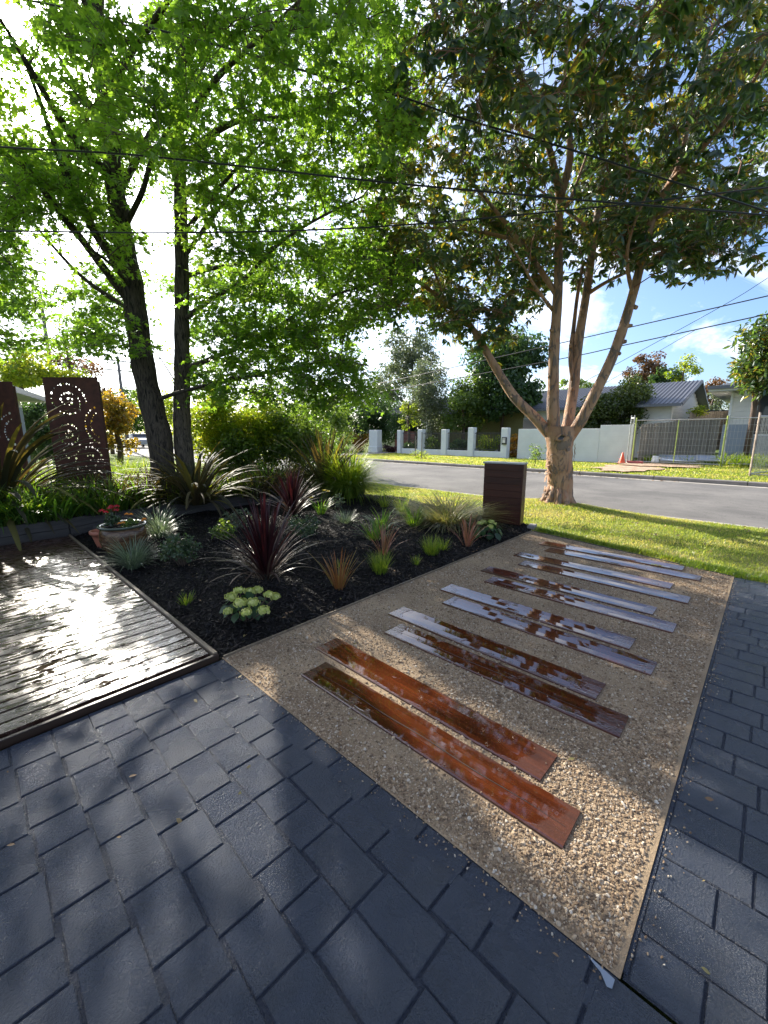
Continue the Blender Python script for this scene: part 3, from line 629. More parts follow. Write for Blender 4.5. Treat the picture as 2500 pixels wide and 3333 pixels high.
# thin edging strips
def strip(name, pts, z0, z1, th, mat, label, cat):
    root = empty(name, (pts[0][0], pts[0][1], 0), 0, label, cat)
    for a, b in zip(pts, pts[1:]):
        a, b = Vector(a), Vector(b); d = b-a; m = (a+b)/2-Vector(pts[0])
        MB().box((0, 0, 0), (d.length, th, z1-z0)).build('edging_board', mat, root, (m.x, m.y, (z0+z1)/2), math.atan2(d.y, d.x))
strip('edging_strip', [(1.13, 2.612), (2.8, 2.617), (4.5, 2.622), (6.25, 2.63)], -0.03, 0.016, 0.012, M_EDGE, 'thin timber edging strip between black mulch and gravel', 'edging')
strip('edging_strip', [(5.73, 0.15), (5.93, 1.0), (6.10, 1.8), (6.26, 2.6)], -0.03, 0.008, 0.010, M_IRON, 'thin dark edging between gravel path and sunny grass', 'edging')
# ------------------------------------------------------------------ scattered pieces by geometry nodes
def gn_scatter(name, pts, scl, rot, mat, shape='stone', kind='stuff'):
    me = bpy.data.meshes.new(name); me.vertices.add(len(pts)); me.vertices.foreach_set('co', np.asarray(pts, np.float32).ravel())
    for nm, arr in (('scl', scl), ('rot', rot)):
        a = me.attributes.new(nm, 'FLOAT_VECTOR', 'POINT'); a.data.foreach_set('vector', np.asarray(arr, np.float32).ravel())
    me.materials.append(mat); o = link(name, me); o['kind'] = kind
    ng = bpy.data.node_groups.new(name+'_nodes', 'GeometryNodeTree'); ng.interface.new_socket('Geometry', in_out='INPUT', socket_type='NodeSocketGeometry'); ng.interface.new_socket('Geometry', in_out='OUTPUT', socket_type='NodeSocketGeometry')
    n, l = ng.nodes, ng.links; gi = n.new('NodeGroupInput'); go = n.new('NodeGroupOutput'); m2p = n.new('GeometryNodeMeshToPoints'); l.new(gi.outputs[0], m2p.inputs['Mesh'])
    g2i = n.new('GeometryNodeGeometryToInstance')
    for i in range(5):
        if shape == 'stone': p = n.new('GeometryNodeMeshIcoSphere'); p.inputs['Radius'].default_value = 1; p.inputs['Subdivisions'].default_value = 2
        else: p = n.new('GeometryNodeMeshCube'); p.inputs['Size'].default_value = (2, 2, 2); p.inputs['Vertices X'].default_value = 4
        sp_ = n.new('GeometryNodeSetPosition'); l.new(p.outputs['Mesh'], sp_.inputs['Geometry'])
        nz_ = n.new('ShaderNodeTexNoise'); nz_.noise_dimensions = '4D'; nz_.inputs['W'].default_value = i*7.3; nz_.inputs['Scale'].default_value = 0.8; nz_.inputs['Detail'].default_value = 1
        sb = n.new('ShaderNodeVectorMath'); sb.operation = 'SUBTRACT'; sb.inputs[1].default_value = (0.5, 0.5, 0.5); l.new(nz_.outputs['Color'], sb.inputs[0])
        ml = n.new('ShaderNodeVectorMath'); ml.operation = 'SCALE'; ml.inputs['Scale'].default_value = 2.2; l.new(sb.outputs[0], ml.inputs[0]); l.new(ml.outputs[0], sp_.inputs['Offset'])
        ss = n.new('GeometryNodeSetShadeSmooth'); ss.inputs['Shade Smooth'].default_value = False; l.new(sp_.outputs[0], ss.inputs[0])
        sm_ = n.new('GeometryNodeSetMaterial'); sm_.inputs['Material'].default_value = mat; l.new(ss.outputs[0], sm_.inputs[0]); l.new(sm_.outputs[0], g2i.inputs[0])
    iop = n.new('GeometryNodeInstanceOnPoints'); l.new(m2p.outputs[0], iop.inputs['Points']); l.new(g2i.outputs[0], iop.inputs['Instance']); iop.inputs['Pick Instance'].default_value = True
    na = n.new('GeometryNodeInputNamedAttribute'); na.data_type = 'FLOAT_VECTOR'; na.inputs['Name'].default_value = 'scl'; l.new(na.outputs[0], iop.inputs['Scale'])
    nr = n.new('GeometryNodeInputNamedAttribute'); nr.data_type = 'FLOAT_VECTOR'; nr.inputs['Name'].default_value = 'rot'; e2r = n.new('FunctionNodeEulerToRotation'); l.new(nr.outputs[0], e2r.inputs[0]); l.new(e2r.outputs[0], iop.inputs['Rotation'])
    l.new(iop.outputs[0], go.inputs[0]); md = o.modifiers.new('scatter', 'NODES'); md.node_group = ng; return o
def sample_poly(n, poly, rng, dens=None):
    xs, ys = zip(*poly); out_ = np.zeros((0, 2))
    while len(out_) < n:
        q = np.stack([rng.uniform(min(xs), max(xs), n*2), rng.uniform(min(ys), max(ys), n*2)], 1); k = in_poly(q[:, 0], q[:, 1], poly)
        if dens is not None: k &= rng.random(len(q)) < dens(q[:, 0], q[:, 1])
        out_ = np.concatenate([out_, q[k]])
    return out_[:n]
rg = np.random.default_rng(3)
def gd(x, y):
    n_ = 0.5+0.5*np.clip(hn(x*1.1, y*1.3, 5)*1.6, -1, 1); e = np.exp(-np.minimum(y-0.13, 9)/0.16)+0.5*np.exp(-(x-1.12)/0.1)
    heap = np.exp(-((x-1.9)**2+(y-0.35)**2)/0.10)+np.exp(-((x-2.0)**2+(y-1.15)**2)/0.08)+np.exp(-((x-1.35)**2+(y-0.25)**2)/0.05)
    return np.clip(0.22+0.45*n_+e+heap, 0, 1)/(1+0.22*np.hypot(x, y))
GP = [(1.13, 0.14), (5.72, 0.14), (6.25, 2.6), (1.13, 2.6)]
q = sample_poly(120000, GP, rg, gd)
onp = np.zeros(len(q), bool)
for i, u0 in enumerate(us):
    v0, v1 = (0.38, 2.03) if i % 2 == 0 else (0.565, 2.235); onp |= (q[:, 0] > u0-0.004) & (q[:, 0] < u0+0.212) & (q[:, 1] > v0-0.004) & (q[:, 1] < v1+0.004)
q = q[~onp]; n = len(q); s = np.clip(rg.lognormal(math.log(0.0027), 0.42, n), 0.0014, 0.0085)
big = rg.random(n) < 0.06*gd(q[:, 0], q[:, 1])*2; s = np.where(big, rg.uniform(0.0038, 0.0072, n), s)
gn_scatter('gravel', np.column_stack([q, s*0.35]), np.stack([s*rg.uniform(.8, 1.4, n), s*rg.uniform(.7, 1.1, n), s*rg.uniform(.45, .8, n)], 1), rg.uniform(-3.14, 3.14, (n, 3))*np.array([0.2, 0.2, 1]), M_STONE)
q = sample_poly(30000, BED, rg, lambda x, y: 1/(1+0.25*np.maximum(y-2, 0))); n = len(q); s = rg.uniform(0.008, 0.024, n)
gn_scatter('mulch', np.column_stack([q, bed_h(q[:, 0], q[:, 1])+0.006]), np.stack([s*rg.uniform(.8, 1.5, n), s*rg.uniform(.2, .45, n), s*rg.uniform(.12, .25, n)], 1), np.stack([rg.normal(0, .5, n), rg.normal(0, .5, n), rg.uniform(-3.14, 3.14, n)], 1), M_MULCH)
# grass blades of the lawns
def lawn_blades(name, xy_, zf, ln, wd, seed, mat=M_LAWNB):
    r = np.random.default_rng(seed); n = len(xy_); base = np.column_stack([xy_, zf(xy_[:, 0], xy_[:, 1])-0.004])
    dry = np.clip(0.5+hn(xy_[:, 0]*0.9, xy_[:, 1]*0.8, 9)*0.8+0.4*np.exp(-((xy_[:, 0]-8.3)**2+(xy_[:, 1]-2.6)**2)/1.2), 0, 1)
    rnd = np.clip(r.normal(0.42, 0.2, n)+0.55*np.clip((dry-0.5)*3.5, 0, 1)*r.random(n)*1.3, 0, 1)
    V, Fq, rn = blades(base, r.uniform(0, 6.28, n), ln*r.uniform(.5, 1.2, n), wd*r.uniform(.7, 1.3, n), R(5)+R(35)*r.random(n), R(20)+R(70)*r.random(n), 2, 0, 0, rnd, rng=r)
    o = link(name, npmesh(name, V, Fq, mat, rn)); o['kind'] = 'stuff'
q = np.column_stack([rg.uniform(5.75, 9.0, 120000), rg.uniform(-3.5, 9.5, 120000)]); q = q[(~in_poly(q[:, 0], q[:, 1], BED)) & (~in_poly(q[:, 0], q[:, 1], GRAV)) & (rg.random(len(q)) < np.clip(2.2/(1+0.18*(np.hypot(q[:, 0]-5, q[:, 1])))-0.1, 0, 1)) & ((q[:, 1] < 7.6) | (q[:, 0] > 6.9))]
lawn_blades('grass_blades', q, lawn_h, 0.045, 0.006, 21)
q = np.concatenate([np.column_stack([rg.uniform(5.76, 5.95, 2200), rg.uniform(-1.5, 0.6, 2200)]), np.column_stack([5.82+rg.normal(0.10, 0.05, 5200), np.zeros(5200)])])
vv = rg.uniform(0.1, 2.6, 5200); q[2200:, 1] = vv; q[2200:, 0] += (vv-0.13)*0.21
lawn_blades('grass_fringe', q, lawn_h, 0.075, 0.008, 22, M_GRASS)
q = np.column_stack([rg.uniform(16.5, 22.2, 60000), rg.uniform(-2, 22, 60000)]); q = q[(np.hypot(q[:, 0]-18.9, (q[:, 1]-4.2)*1.6) > 1.7*rg.random(len(q))**0.3) & ~((q[:, 1] > 19.9) & (q[:, 1] < 22))]
lawn_blades('verge_blades', q, lambda X, Y: 0.095+0.012*hn(X, Y, 3)+np.clip((6-Y)/6, 0, 1)*0.10*np.clip((X-17)/4, 0, 1), 0.07, 0.018, 23)
# ================================================================== LARGE TREES
def smooth_path(pts, n=4):
    pts = [Vector(p) for p in pts]
    if len(pts) < 3: return pts
    out_ = []
    for i in range(len(pts)-1):
        p0 = pts[max(i-1, 0)]; p1 = pts[i]; p2 = pts[i+1]; p3 = pts[min(i+2, len(pts)-1)]
        for k in range(n):
            t = k/n; out_.append(0.5*((2*p1)+(p2-p0)*t+(2*p0-5*p1+4*p2-p3)*t*t+(3*p1-p0-3*p2+p3)*t**3))
    return out_+[pts[-1]]
def limb(mb, pts, r0, r1, n=8, nodes=None, rough=0.0, rr=None, sub=4):
    path = smooth_path(pts, sub); k = len(path); rr = rr or random.Random(1)
    rad = [(r0+(r1-r0)*i/(k-1))*(1+rough*rr.uniform(-1, 1)) for i in range(k)]; mb.tube(path, rad, n, True)
    if nodes is not None: nodes += path[1:]
def px_path(lst): return [P(*q) for q in lst]
SHAFTS = [((0, 0, H), 0.12, 1.0)] + [((x, y, 0.0), r_, p_) for x, y, r_, p_ in [(0.35, 3.2, .14, .9), (0.52, 3.8, .20, 1.0), (0.62, 4.6, .22, 1.0), (0.70, 5.4, .18, .95)]]  # crowns shaped for light: sprays left out along these lines to the sun
for x_, y_, r_ in [(560, 2330, .14), (800, 2370, .15), (640, 2600, .20), (330, 2680, .17), (230, 2900, .15), (700, 3150, .16), (980, 2300, .15), (1220, 2170, .18), (1390, 2330, .15), (1850, 2630, .13), (1960, 2820, .20), (2240, 2760, .17), (1080, 1990, .13), (2420, 3100, .14)]:
    SHAFTS.append((tuple(G(x_, y_, 0.0)), r_*1.15, 0.97))
def leafy(root, bxv, nodes, regions, seed, kind, leaf, mat, twigmat, size, spray_r=0.45, per=75, minz=1.7, target=None, hole=None):
    rng = np.random.default_rng(seed); tv, tf = leaf; CEN, FR, SC, RN = [], [], [], []; mb = MB()
    nd = np.array([tuple(p) for p in nodes]); cnt = 0
    cand = []
    for (xa, ya, xb, yb, da, db, ns) in regions:
        for _ in range(ns):
            px_, py_, d_ = rng.uniform(xa, xb), rng.uniform(ya, yb), rng.uniform(da, db)
            if hole and any(math.hypot(px_-hx, py_-hy) < hr and rng.random() < hp for hx, hy, hr, hp in hole): continue
            c = np.array(P(px_, py_, d_)); c[2] = max(c[2], minz)
            if any((lambda q_: np.linalg.norm(q_-np.array(SUN)*q_.dot(np.array(SUN))) < sr_+0.16 and rng.random() < sp_)(c-np.array(s0_)) for s0_, sr_, sp_ in SHAFTS): continue
            cl_ = math.sin(c[0]*4.6+seed)*math.sin(c[1]*4.2+seed*1.7)*math.sin(c[2]*5.6+seed*2.3)
            if cl_ < -0.04 and rng.random() < 0.68: continue
            cand.append(c)
    cand.sort(key=lambda c: np.linalg.norm(nd-c, axis=1).min())
    n0 = len(nd); NDr = [0.03]*n0; nd = list(nd)
    for c in cand:
        for _one in (0,):
            A_nd = np.array(nd); dj = np.linalg.norm(A_nd-c-np.array([0, 0, -0.25]), axis=1)+rng.uniform(0, 0.35, len(nd)); j = int(np.argmin(dj)); s = A_nd[j]
            out_ = c-s; dist = max(np.linalg.norm(out_), 0.05); o = out_/max(dist, 0.01); oh = o.copy(); oh[2] *= 0.4; oh /= max(np.linalg.norm(oh), 1e-3)
            mid = s+out_*0.5+rng.normal(0, 0.06*dist, 3)+np.array([0, 0, 0.10*dist]); r0 = min(NDr[j]*0.8, 0.007+0.009*min(dist, 2.0))
            mb.tube([s, s*0.6+mid*0.4+rng.normal(0, .02*min(dist, 1.5), 3), mid, mid*0.4+c*0.6, c], [r0, r0*0.85, r0*0.7, r0*0.55, 0.004], 5, False)
            nd += [mid, c]; NDr += [r0*0.8, 0.009]
            # side twigs through the spray
            nt_ = 6 if kind == 'star' else 7; R_ = spray_r*rng.uniform(0.65, 1.35); side = np.cross(oh, [0, 0, 1.0]); side /= np.linalg.norm(side)
            tips = []
            for q in range(nt_):
                a = rng.uniform(-1.9, 1.9); l_ = R_*rng.uniform(0.5, 1.15); tp = c+(oh*math.cos(a)+side*math.sin(a))*l_+np.array([0, 0, rng.normal(-0.08, 0.13)*1.0])
                st = c-oh*R_*rng.uniform(0, 0.5); mb.tube([st, (st+tp)/2+np.array([0, 0, 0.03]), tp], [0.005, 0.004, 0.002], 3, False); tips.append((st, tp))
            m = max(8, int(per*rng.uniform(0.6, 1.3)*(R_/spray_r)**1.3)); ti = rng.integers(0, nt_, m)
            st = np.array([t_[0] for t_ in tips])[ti]; tp = np.array([t_[1] for t_ in tips])[ti]; base_r = np.clip(rng.normal(0.45, 0.17)+0.0, 0, 1)
            if kind == 'star':
                f = rng.random((m, 1))**0.7; pos = st+(tp-st)*f+rng.normal(0, 0.075, (m, 3))*np.array([1, 1, 0.8])
                nrm = rng.normal(0, 0.55, (m, 3))+np.array([0, 0, 0.75])+o*0.25; tip = rng.normal(0, 0.5, (m, 3))+oh*0.6+np.array([0, 0, -0.55])
            else:
                nwh = max(1, m//7); w_i = rng.integers(0, nt_, nwh); f = rng.random((nwh, 1))**0.6
                ws = np.array([t_[0] for t_ in tips])[w_i]; wt = np.array([t_[1] for t_ in tips])[w_i]; wp = ws+(wt-ws)*f+rng.normal(0, 0.09, (nwh, 3)); ax = (wt-ws)/np.linalg.norm(wt-ws, axis=1, keepdims=True)+rng.normal(0, 0.35, (nwh, 3))
                m = nwh*7; pos = np.repeat(wp, 7, 0); axr = np.repeat(ax, 7, 0); rad_ = rng.normal(0, 1, (m, 3)); rad_ -= axr*np.sum(rad_*axr, axis=1, keepdims=True)/np.sum(axr*axr, axis=1, keepdims=True); rad_ /= np.linalg.norm(rad_, axis=1, keepdims=True)
                tip = rad_*0.85+axr*0.45+np.array([0, 0, -0.50]); nrm = axr*0.8-rad_*0.2+np.array([0, 0, 0.6])+rng.normal(0, 0.15, (m, 3))
            CEN.append(pos); FR.append(frames(nrm, tip)); SC.append(size*rng.uniform(0.6, 1.2, m)); RN.append(np.clip(rng.normal(base_r, 0.17, m), 0, 0.86 if kind != 'star' else 1)); cnt += m
            if kind != 'star': k_ = rng.random(m) < 0.018; RN[-1][k_] = 1.0
    V, fs, rn = scatter(tv, tf, np.concatenate(CEN)-np.array(bxv), np.concatenate(FR), np.concatenate(SC), np.concatenate(RN))
    link('crown', npmesh('crown', V, fs, mat, rn), root)
    o = mb.build('twigs', twigmat, root); o.location = -Vector(bxv); print(root.name, 'leaves', cnt)
# --- sweetgum, darker leaning trunk
b1 = G(528, 1600, 0.25); b1 = P(530, 1560, 8.3); b1.z = 0.2; b2 = P(612, 1560, 8.45); b2.z = 0.2
T1 = empty('sweetgum_tree', b1, 0, 'dark ridged trunk leaning left, star leaved tree with the sun shining through its crown', 'tree', 'pair of star leaved trees')
mb = MB(); nd1 = []; rr = random.Random(3)
tp1 = [b1, P(522, 1440, 8.3), P(497, 1330, 8.3), P(470, 1210, 8.3), P(448, 1060, 8.3), P(431, 925, 8.3), P(405, 800, 8.3), P(388, 690, 8.3), P(366, 560, 8.3), P(362, 440, 8.3), P(340, 300, 8.25), P(318, 150, 8.1), P(315, 0, 8.0), P(330, -160, 7.9), P(350, -350, 7.8)]
pth = smooth_path(tp1, 5); k = len(pth); mb.tube(pth, [max(0.05, (0.235-0.16*(i/(k-1))**1.1)*(1+0.05*math.sin(i*1.3)+(0.35 if i == 0 else 0.12 if i == 1 else 0))) for i in range(k)], 16); nd1 += pth[k//3:]
for lst, r0 in [([(431, 925, 8.3), (313, 760, 8.0), (243, 627, 7.7), (188, 500, 7.4), (130, 330, 7.0), (60, 150, 6.6)], 0.095), ([(420, 980, 8.3), (270, 784, 7.7), (180, 674, 7.3), (60, 509, 6.8), (-60, 380, 6.4)], 0.08),
    ([(425, 1010, 8.3), (306, 932, 8.6), (227, 862, 8.9), (120, 740, 9.2), (0, 600, 9.4)], 0.05), ([(366, 575, 8.3), (300, 520, 7.9), (204, 400, 7.4), (90, 210, 6.8), (0, 60, 6.3)], 0.10), ([(392, 610, 8.3), (439, 533, 8.5), (501, 415, 8.7), (580, 353, 8.9), (700, 230, 9.1)], 0.07),
    ([(405, 740, 8.25), (462, 627, 8.0), (501, 501, 7.8), (572, 380, 7.5), (640, 220, 7.2)], 0.055), ([(515, 1300, 8.3), (575, 1279, 8.0), (635, 1263, 7.7), (760, 1230, 7.3), (860, 1225, 7.1)], 0.045), ([(350, 300, 8.2), (420, 180, 7.2), (520, 40, 6.2), (640, -120, 5.4)], 0.07), ([(345, 420, 8.2), (230, 250, 9.3), (120, 60, 10.2)], 0.07),
    ([(320, 100, 8), (200, -150, 6.5), (60, -400, 5.5)], 0.06), ([(430, 940, 8.3), (360, 860, 7.4), (280, 800, 6.6)], 0.035)]:
    limb(mb, px_path(lst), r0, 0.014, 8, nd1, 0.05, rr)
mb2 = MB(); mb2.v = [tuple(Vector(v)-b1) for v in mb.v]; mb2.f = mb.f; mb2.build('trunk', M_BARKD, T1, smooth=True)
STAR = star_leaf()
leafy(T1, b1, nd1, [(-700, -800, 700, 120, 4.6, 9.5, 190), (-450, 60, 620, 500, 5.4, 9.6, 165), (-350, 460, 250, 900, 6.2, 10.0, 120), (-250, 850, 420, 1120, 6.8, 10.4, 125), (120, 480, 430, 1120, 8.7, 11.0, 110), (-200, 420, 330, 820, 7.2, 10.0, 90), (0, 560, 420, 1130, 6.9, 9.8, 110), (400, 420, 600, 1000, 9, 11.5, 34), (385, 960, 560, 1120, 7.2, 7.9, 9), (250, 800, 520, 1200, 8.6, 10.5, 12), (380, 350, 600, 800, 8.8, 10.5, 14), (520, 1180, 900, 1290, 6.8, 8.2, 10), (-900, -300, -450, 900, 6, 9, 50)],
      31, 'star', STAR, M_STAR, M_TWIG, 0.145, 0.46, 78, hole=[(130, 305, 70, 1.0), (475, 640, 60, 0.9), (60, 420, 60, 0.5)])
T2 = empty('sweetgum_tree', b2, 0, 'straight slimmer trunk beside the leaning one, with green boughs sweeping down to the right', 'tree', 'pair of star leaved trees')
mb = MB(); nd2 = []
tp2 = [b2, P(596, 1440, 8.5), P(592, 1330, 8.55), P(593, 1210, 8.6), P(592, 1060, 8.6), P(592, 860, 8.6), P(588, 690, 8.6), P(585, 520, 8.6), P(580, 380, 8.5), P(590, 200, 8.4), P(600, 20, 8.3), P(640, -200, 8.2)]
pth = smooth_path(tp2, 5); k = len(pth); mb.tube(pth, [max(0.045, (0.185-0.13*(i/(k-1)))*(1+0.04*math.sin(i*1.7)+(0.3 if i == 0 else 0.1 if i == 1 else 0))) for i in range(k)], 16); nd2 += pth[k//3:]
for lst, r0 in [([(600, 760, 8.6), (682, 650, 8.2), (760, 560, 7.9), (860, 460, 7.5)], 0.05), ([(592, 535, 8.6), (690, 439, 8.4), (784, 392, 8.2), (940, 380, 7.8), (1060, 320, 7.4), (1180, 260, 7.0)], 0.065), ([(590, 850, 8.6), (697, 700, 8.8), (780, 600, 9.1), (900, 520, 9.4)], 0.05),
    ([(600, 1040, 8.6), (690, 972, 8.3), (784, 917, 8.0), (900, 800, 7.7), (1020, 720, 7.4), (1180, 640, 7.2)], 0.055), ([(605, 1200, 8.6), (784, 1128, 8.3), (878, 1081, 8.1), (980, 1015, 7.9), (1120, 950, 7.8), (1260, 920, 7.8)], 0.055),
    ([(612, 1270, 8.55), (780, 1230, 8.3), (940, 1199, 8.2), (1074, 1175, 8.1), (1200, 1190, 8.1)], 0.045), ([(588, 420, 8.5), (700, 260, 7.5), (850, 120, 6.5), (1000, -20, 5.7)], 0.06), ([(600, 150, 8.4), (760, 60, 8.8), (960, 0, 9.2), (1200, -60, 9.4)], 0.055), ([(592, 640, 8.6), (740, 560, 9.5), (920, 560, 10.2), (1100, 500, 10.6)], 0.05),
    ([(600, 900, 8.6), (760, 860, 9.4), (950, 850, 9.9), (1150, 830, 10.2)], 0.045), ([(620, -50, 8.3), (760, -250, 6.8), (900, -450, 5.8)], 0.05)]:
    limb(mb, px_path(lst), r0, 0.012, 8, nd2, 0.05, rr)
mb2 = MB(); mb2.v = [tuple(Vector(v)-b2) for v in mb.v]; mb2.f = mb.f; mb2.build('trunk', M_BARK, T2, smooth=True)
leafy(T2, b2, nd2, [(600, -800, 1350, 120, 4.8, 9.5, 150), (600, 60, 1330, 500, 5.6, 10.0, 150), (620, 480, 1250, 860, 6.4, 10.2, 165), (620, 830, 1290, 1110, 6.7, 10.3, 185), (600, 1060, 1160, 1290, 7.0, 10.0, 150), (980, 1150, 1230, 1310, 7.2, 9.2, 26), (980, 1160, 1230, 1290, 7.4, 8.8, 13), (1120, 850, 1330, 1020, 7.4, 8.6, 14), (700, 780, 1250, 1180, 10.2, 12.6, 80)],
      32, 'star', STAR, M_STAR, M_TWIG, 0.145, 0.46, 78, hole=[(1230, 1090, 85, 1.0), (1180, 620, 60, 0.8)])
# --- right tree: smooth tan bark, three stems from a low fork
b3 = Vector((8.75, 3.2, 0.02))
T3 = empty('broadleaf_tree', b3, 0, 'tan barked tree with low fork and dark leathery crown on the sunny grass strip', 'tree')
mb = MB(); nd3 = []
D0 = 8.55
trk = [b3+Vector((0, 0, -0.05)), P(1823, 1600, D0), P(1822, 1540, D0), P(1822, 1480, D0), P(1822, 1440, D0), P(1824, 1412, D0), P(1826, 1388, D0)]
pth = smooth_path(trk, 4); rad = []
for i in range(len(pth)):
    z = pth[i].z; rad.append(0.245+0.16*math.exp(-max(z, 0)/0.12)+0.05*math.exp(-((z-1.55)/0.2)**2)+0.006*math.sin(i*2.2))
mb.tube(pth, rad, 20)
limb(mb, px_path([(1806, 1425, 8.52), (1800, 1330, 8.5), (1801, 1254, 8.5), (1804, 1130, 8.48), (1812, 1019, 8.45), (1818, 900, 8.4), (1818, 784, 8.35), (1823, 640, 8.3)]), 0.128, 0.062, 14, nd3, 0.05, rr)
limb(mb, px_path([(1840, 1420, 8.6), (1855, 1340, 8.75), (1870, 1240, 8.85), (1882, 1120, 8.9), (1908, 960, 9.0), (1932, 790, 9.1), (1952, 640, 9.2), (1962, 480, 9.2), (1950, 320, 9.1), (1970, 120, 9.0)]), 0.118, 0.035, 14, nd3, 0.05, rr)
limb(mb, px_path([(1866, 1240, 8.82), (1858, 1160, 8.9), (1868, 1060, 9.1), (1880, 960, 9.3), (1900, 850, 9.5)]), 0.06, 0.03, 8, nd3, 0.05, rr)
limb(mb, px_path([(1848, 1430, 8.5), (1890, 1370, 8.35), (1937, 1280, 8.2), (1990, 1170, 8.1), (2030, 1060, 8.0), (2069, 925, 7.9), (2100, 800, 7.8), (2132, 680, 7.7), (2180, 600, 7.6)]), 0.118, 0.05, 14, nd3, 0.05, rr)
for lst, r0, r1 in [([(1800, 1425, 8.55), (1741, 1359, 8.7), (1673, 1291, 8.85), (1614, 1198, 9.0), (1572, 1127, 9.05), (1530, 1060, 9.1), (1450, 985, 9.2), (1380, 930, 9.3), (1300, 880, 9.3)], 0.115, 0.03),
    ([(1823, 650, 8.3), (1800, 530, 8.1), (1770, 430, 7.9), (1730, 330, 7.6), (1680, 200, 7.2), (1640, 60, 6.8)], 0.07, 0.02), ([(1823, 650, 8.3), (1855, 520, 8.3), (1850, 400, 8.2), (1840, 250, 8.0), (1850, 80, 7.8), (1870, -120, 7.5)], 0.075, 0.02), ([(1823, 700, 8.35), (1860, 640, 8.5), (1890, 560, 8.7), (1940, 420, 8.9)], 0.04, 0.014),
    ([(1725, 835, 8.6), (1640, 720, 8.8), (1540, 600, 9.0), (1500, 560, 9.1)], 0.05, 0.014), ([(1813, 960, 8.45), (1725, 830, 8.55), (1690, 790, 8.7), (1590, 760, 8.9), (1480, 745, 9.0), (1360, 740, 9.2)], 0.06, 0.014),
    ([(1915, 955, 9.0), (1980, 915, 8.7), (2080, 870, 8.5), (2180, 846, 8.3), (2300, 800, 8.1)], 0.045, 0.012), ([(2180, 600, 7.6), (2260, 510, 7.3), (2340, 420, 7.0), (2430, 300, 6.7), (2520, 150, 6.3)], 0.06, 0.016), ([(2150, 640, 7.7), (2210, 540, 7.6), (2240, 400, 7.6), (2270, 250, 7.5), (2320, 80, 7.3)], 0.055, 0.016),
    ([(2120, 720, 7.75), (2200, 680, 7.6), (2320, 640, 7.5), (2440, 600, 7.4)], 0.035, 0.012), ([(1790, 480, 8.0), (1690, 420, 8.3), (1560, 380, 8.6), (1440, 340, 8.9), (1340, 330, 9.1)], 0.04, 0.012), ([(1730, 340, 7.7), (1600, 240, 7.4), (1480, 140, 7.0), (1400, 0, 6.6)], 0.04, 0.012),
    ([(1950, 640, 9.2), (2040, 520, 9.5), (2120, 420, 9.9), (2200, 330, 10.2)], 0.04, 0.012), ([(1840, 260, 8.0), (1960, 140, 7.4), (2080, 20, 6.8), (2200, -100, 6.2)], 0.045, 0.012), ([(1940, 760, 9.1), (1860, 700, 9.5), (1760, 620, 10), (1650, 520, 10.4)], 0.04, 0.012), ([(1800, 1010, 8.5), (1740, 930, 8.0), (1700, 860, 7.5), (1650, 780, 7.1)], 0.035, 0.012), ([(1450, 985, 9.2), (1420, 900, 9.0), (1380, 820, 8.8), (1300, 740, 8.7)], 0.03, 0.01), ([(2060, 960, 7.9), (2040, 850, 7.6), (2060, 740, 7.3), (2120, 600, 7.0)], 0.04, 0.012)]:
    limb(mb, px_path(lst), r0, r1, 8, nd3, 0.05, rr)
for x, y, d, r_ in [(2096, 1010, 7.93, .05), (2070, 1060, 7.95, .045), (2042, 1110, 8.0, .05), (2020, 1153, 8.0, .045), (1783, 1075, 8.35, .05), (1783, 1140, 8.4, .05), (1778, 1225, 8.4, .045), (1853, 1100, 8.7, .045), (1864, 1265, 8.65, .06), (1662, 1292, 8.7, .03), (1640, 1250, 8.8, .03)]:
    c = P(x, y, d); s_ = min(nd3, key=lambda p: (p-c).length); dr = (c-s_).normalized()
    mb.tube([s_, s_+dr*(min((c-s_).length, 0.145)-0.02), s_+dr*min((c-s_).length, 0.145)], [r_*0.9, r_*0.75, r_*0.6], 7)                                             # pruned stubs
mb2 = MB(); mb2.v = [tuple(Vector(v)-b3) for v in mb.v]; mb2.f = mb.f; mb2.build('trunk', M_SBARK, T3, smooth=True)
rt = MB(); rq = random.Random(4)
for i in range(9):
    a = i*0.7+rq.uniform(-.2, .2); d_ = Vector((math.cos(a), math.sin(a), 0)); l_ = rq.uniform(.42, .62)
    ox = Vector((P(1822, 1540, D0).x-b3.x, P(1822, 1540, D0).y-b3.y, 0)); rt.tube([ox+d_*.14+Vector((0, 0, .42)), ox+d_*.25+Vector((0, 0, .16)), ox+d_*.36+Vector((0, 0, .04)), ox+d_*l_+Vector((0, 0, -.03))], [.09, .085, .065, .03], 8)
rt.build('root_flare', M_SBARK, T3, smooth=True)
# knot and loose bark flakes on the trunk
kn = MB(); kc = P(1826, 1424, 8.255)-b3; fdir = Vector((-math.cos(AZ), -math.sin(AZ), 0)); sdir = Vector((math.sin(AZ), -math.cos(AZ), 0))
for k_, (ra, rb, dz) in enumerate([(0.085, 0.055, 0.0), (0.055, 0.032, 0.022), (0.03, 0.015, -0.02)]): pass
ring = [kc + sdir*0.085*math.cos(a)*1.0+Vector((0, 0, 0.055*math.sin(a)+0.02*math.cos(a))) + fdir*0.012*math.sin(3*a) for a in [i*math.pi/10 for i in range(21)]]
kn.tube(ring, 0.02, 6, False); kn.build('knot_rim', M_SBARK, T3, smooth=True)
kn = MB(); n_ = 16; kn.add([kc+fdir*-0.01]+[kc+fdir*0.004+sdir*0.07*math.cos(i*2*math.pi/n_)+Vector((0, 0, 0.042*math.sin(i*2*math.pi/n_))) for i in range(n_)], [(0, 1+i, 1+(i+1) % n_) for i in range(n_)]); kn.build('knot_hollow', M_IRON, T3)
fl = MB(); rf = random.Random(8)
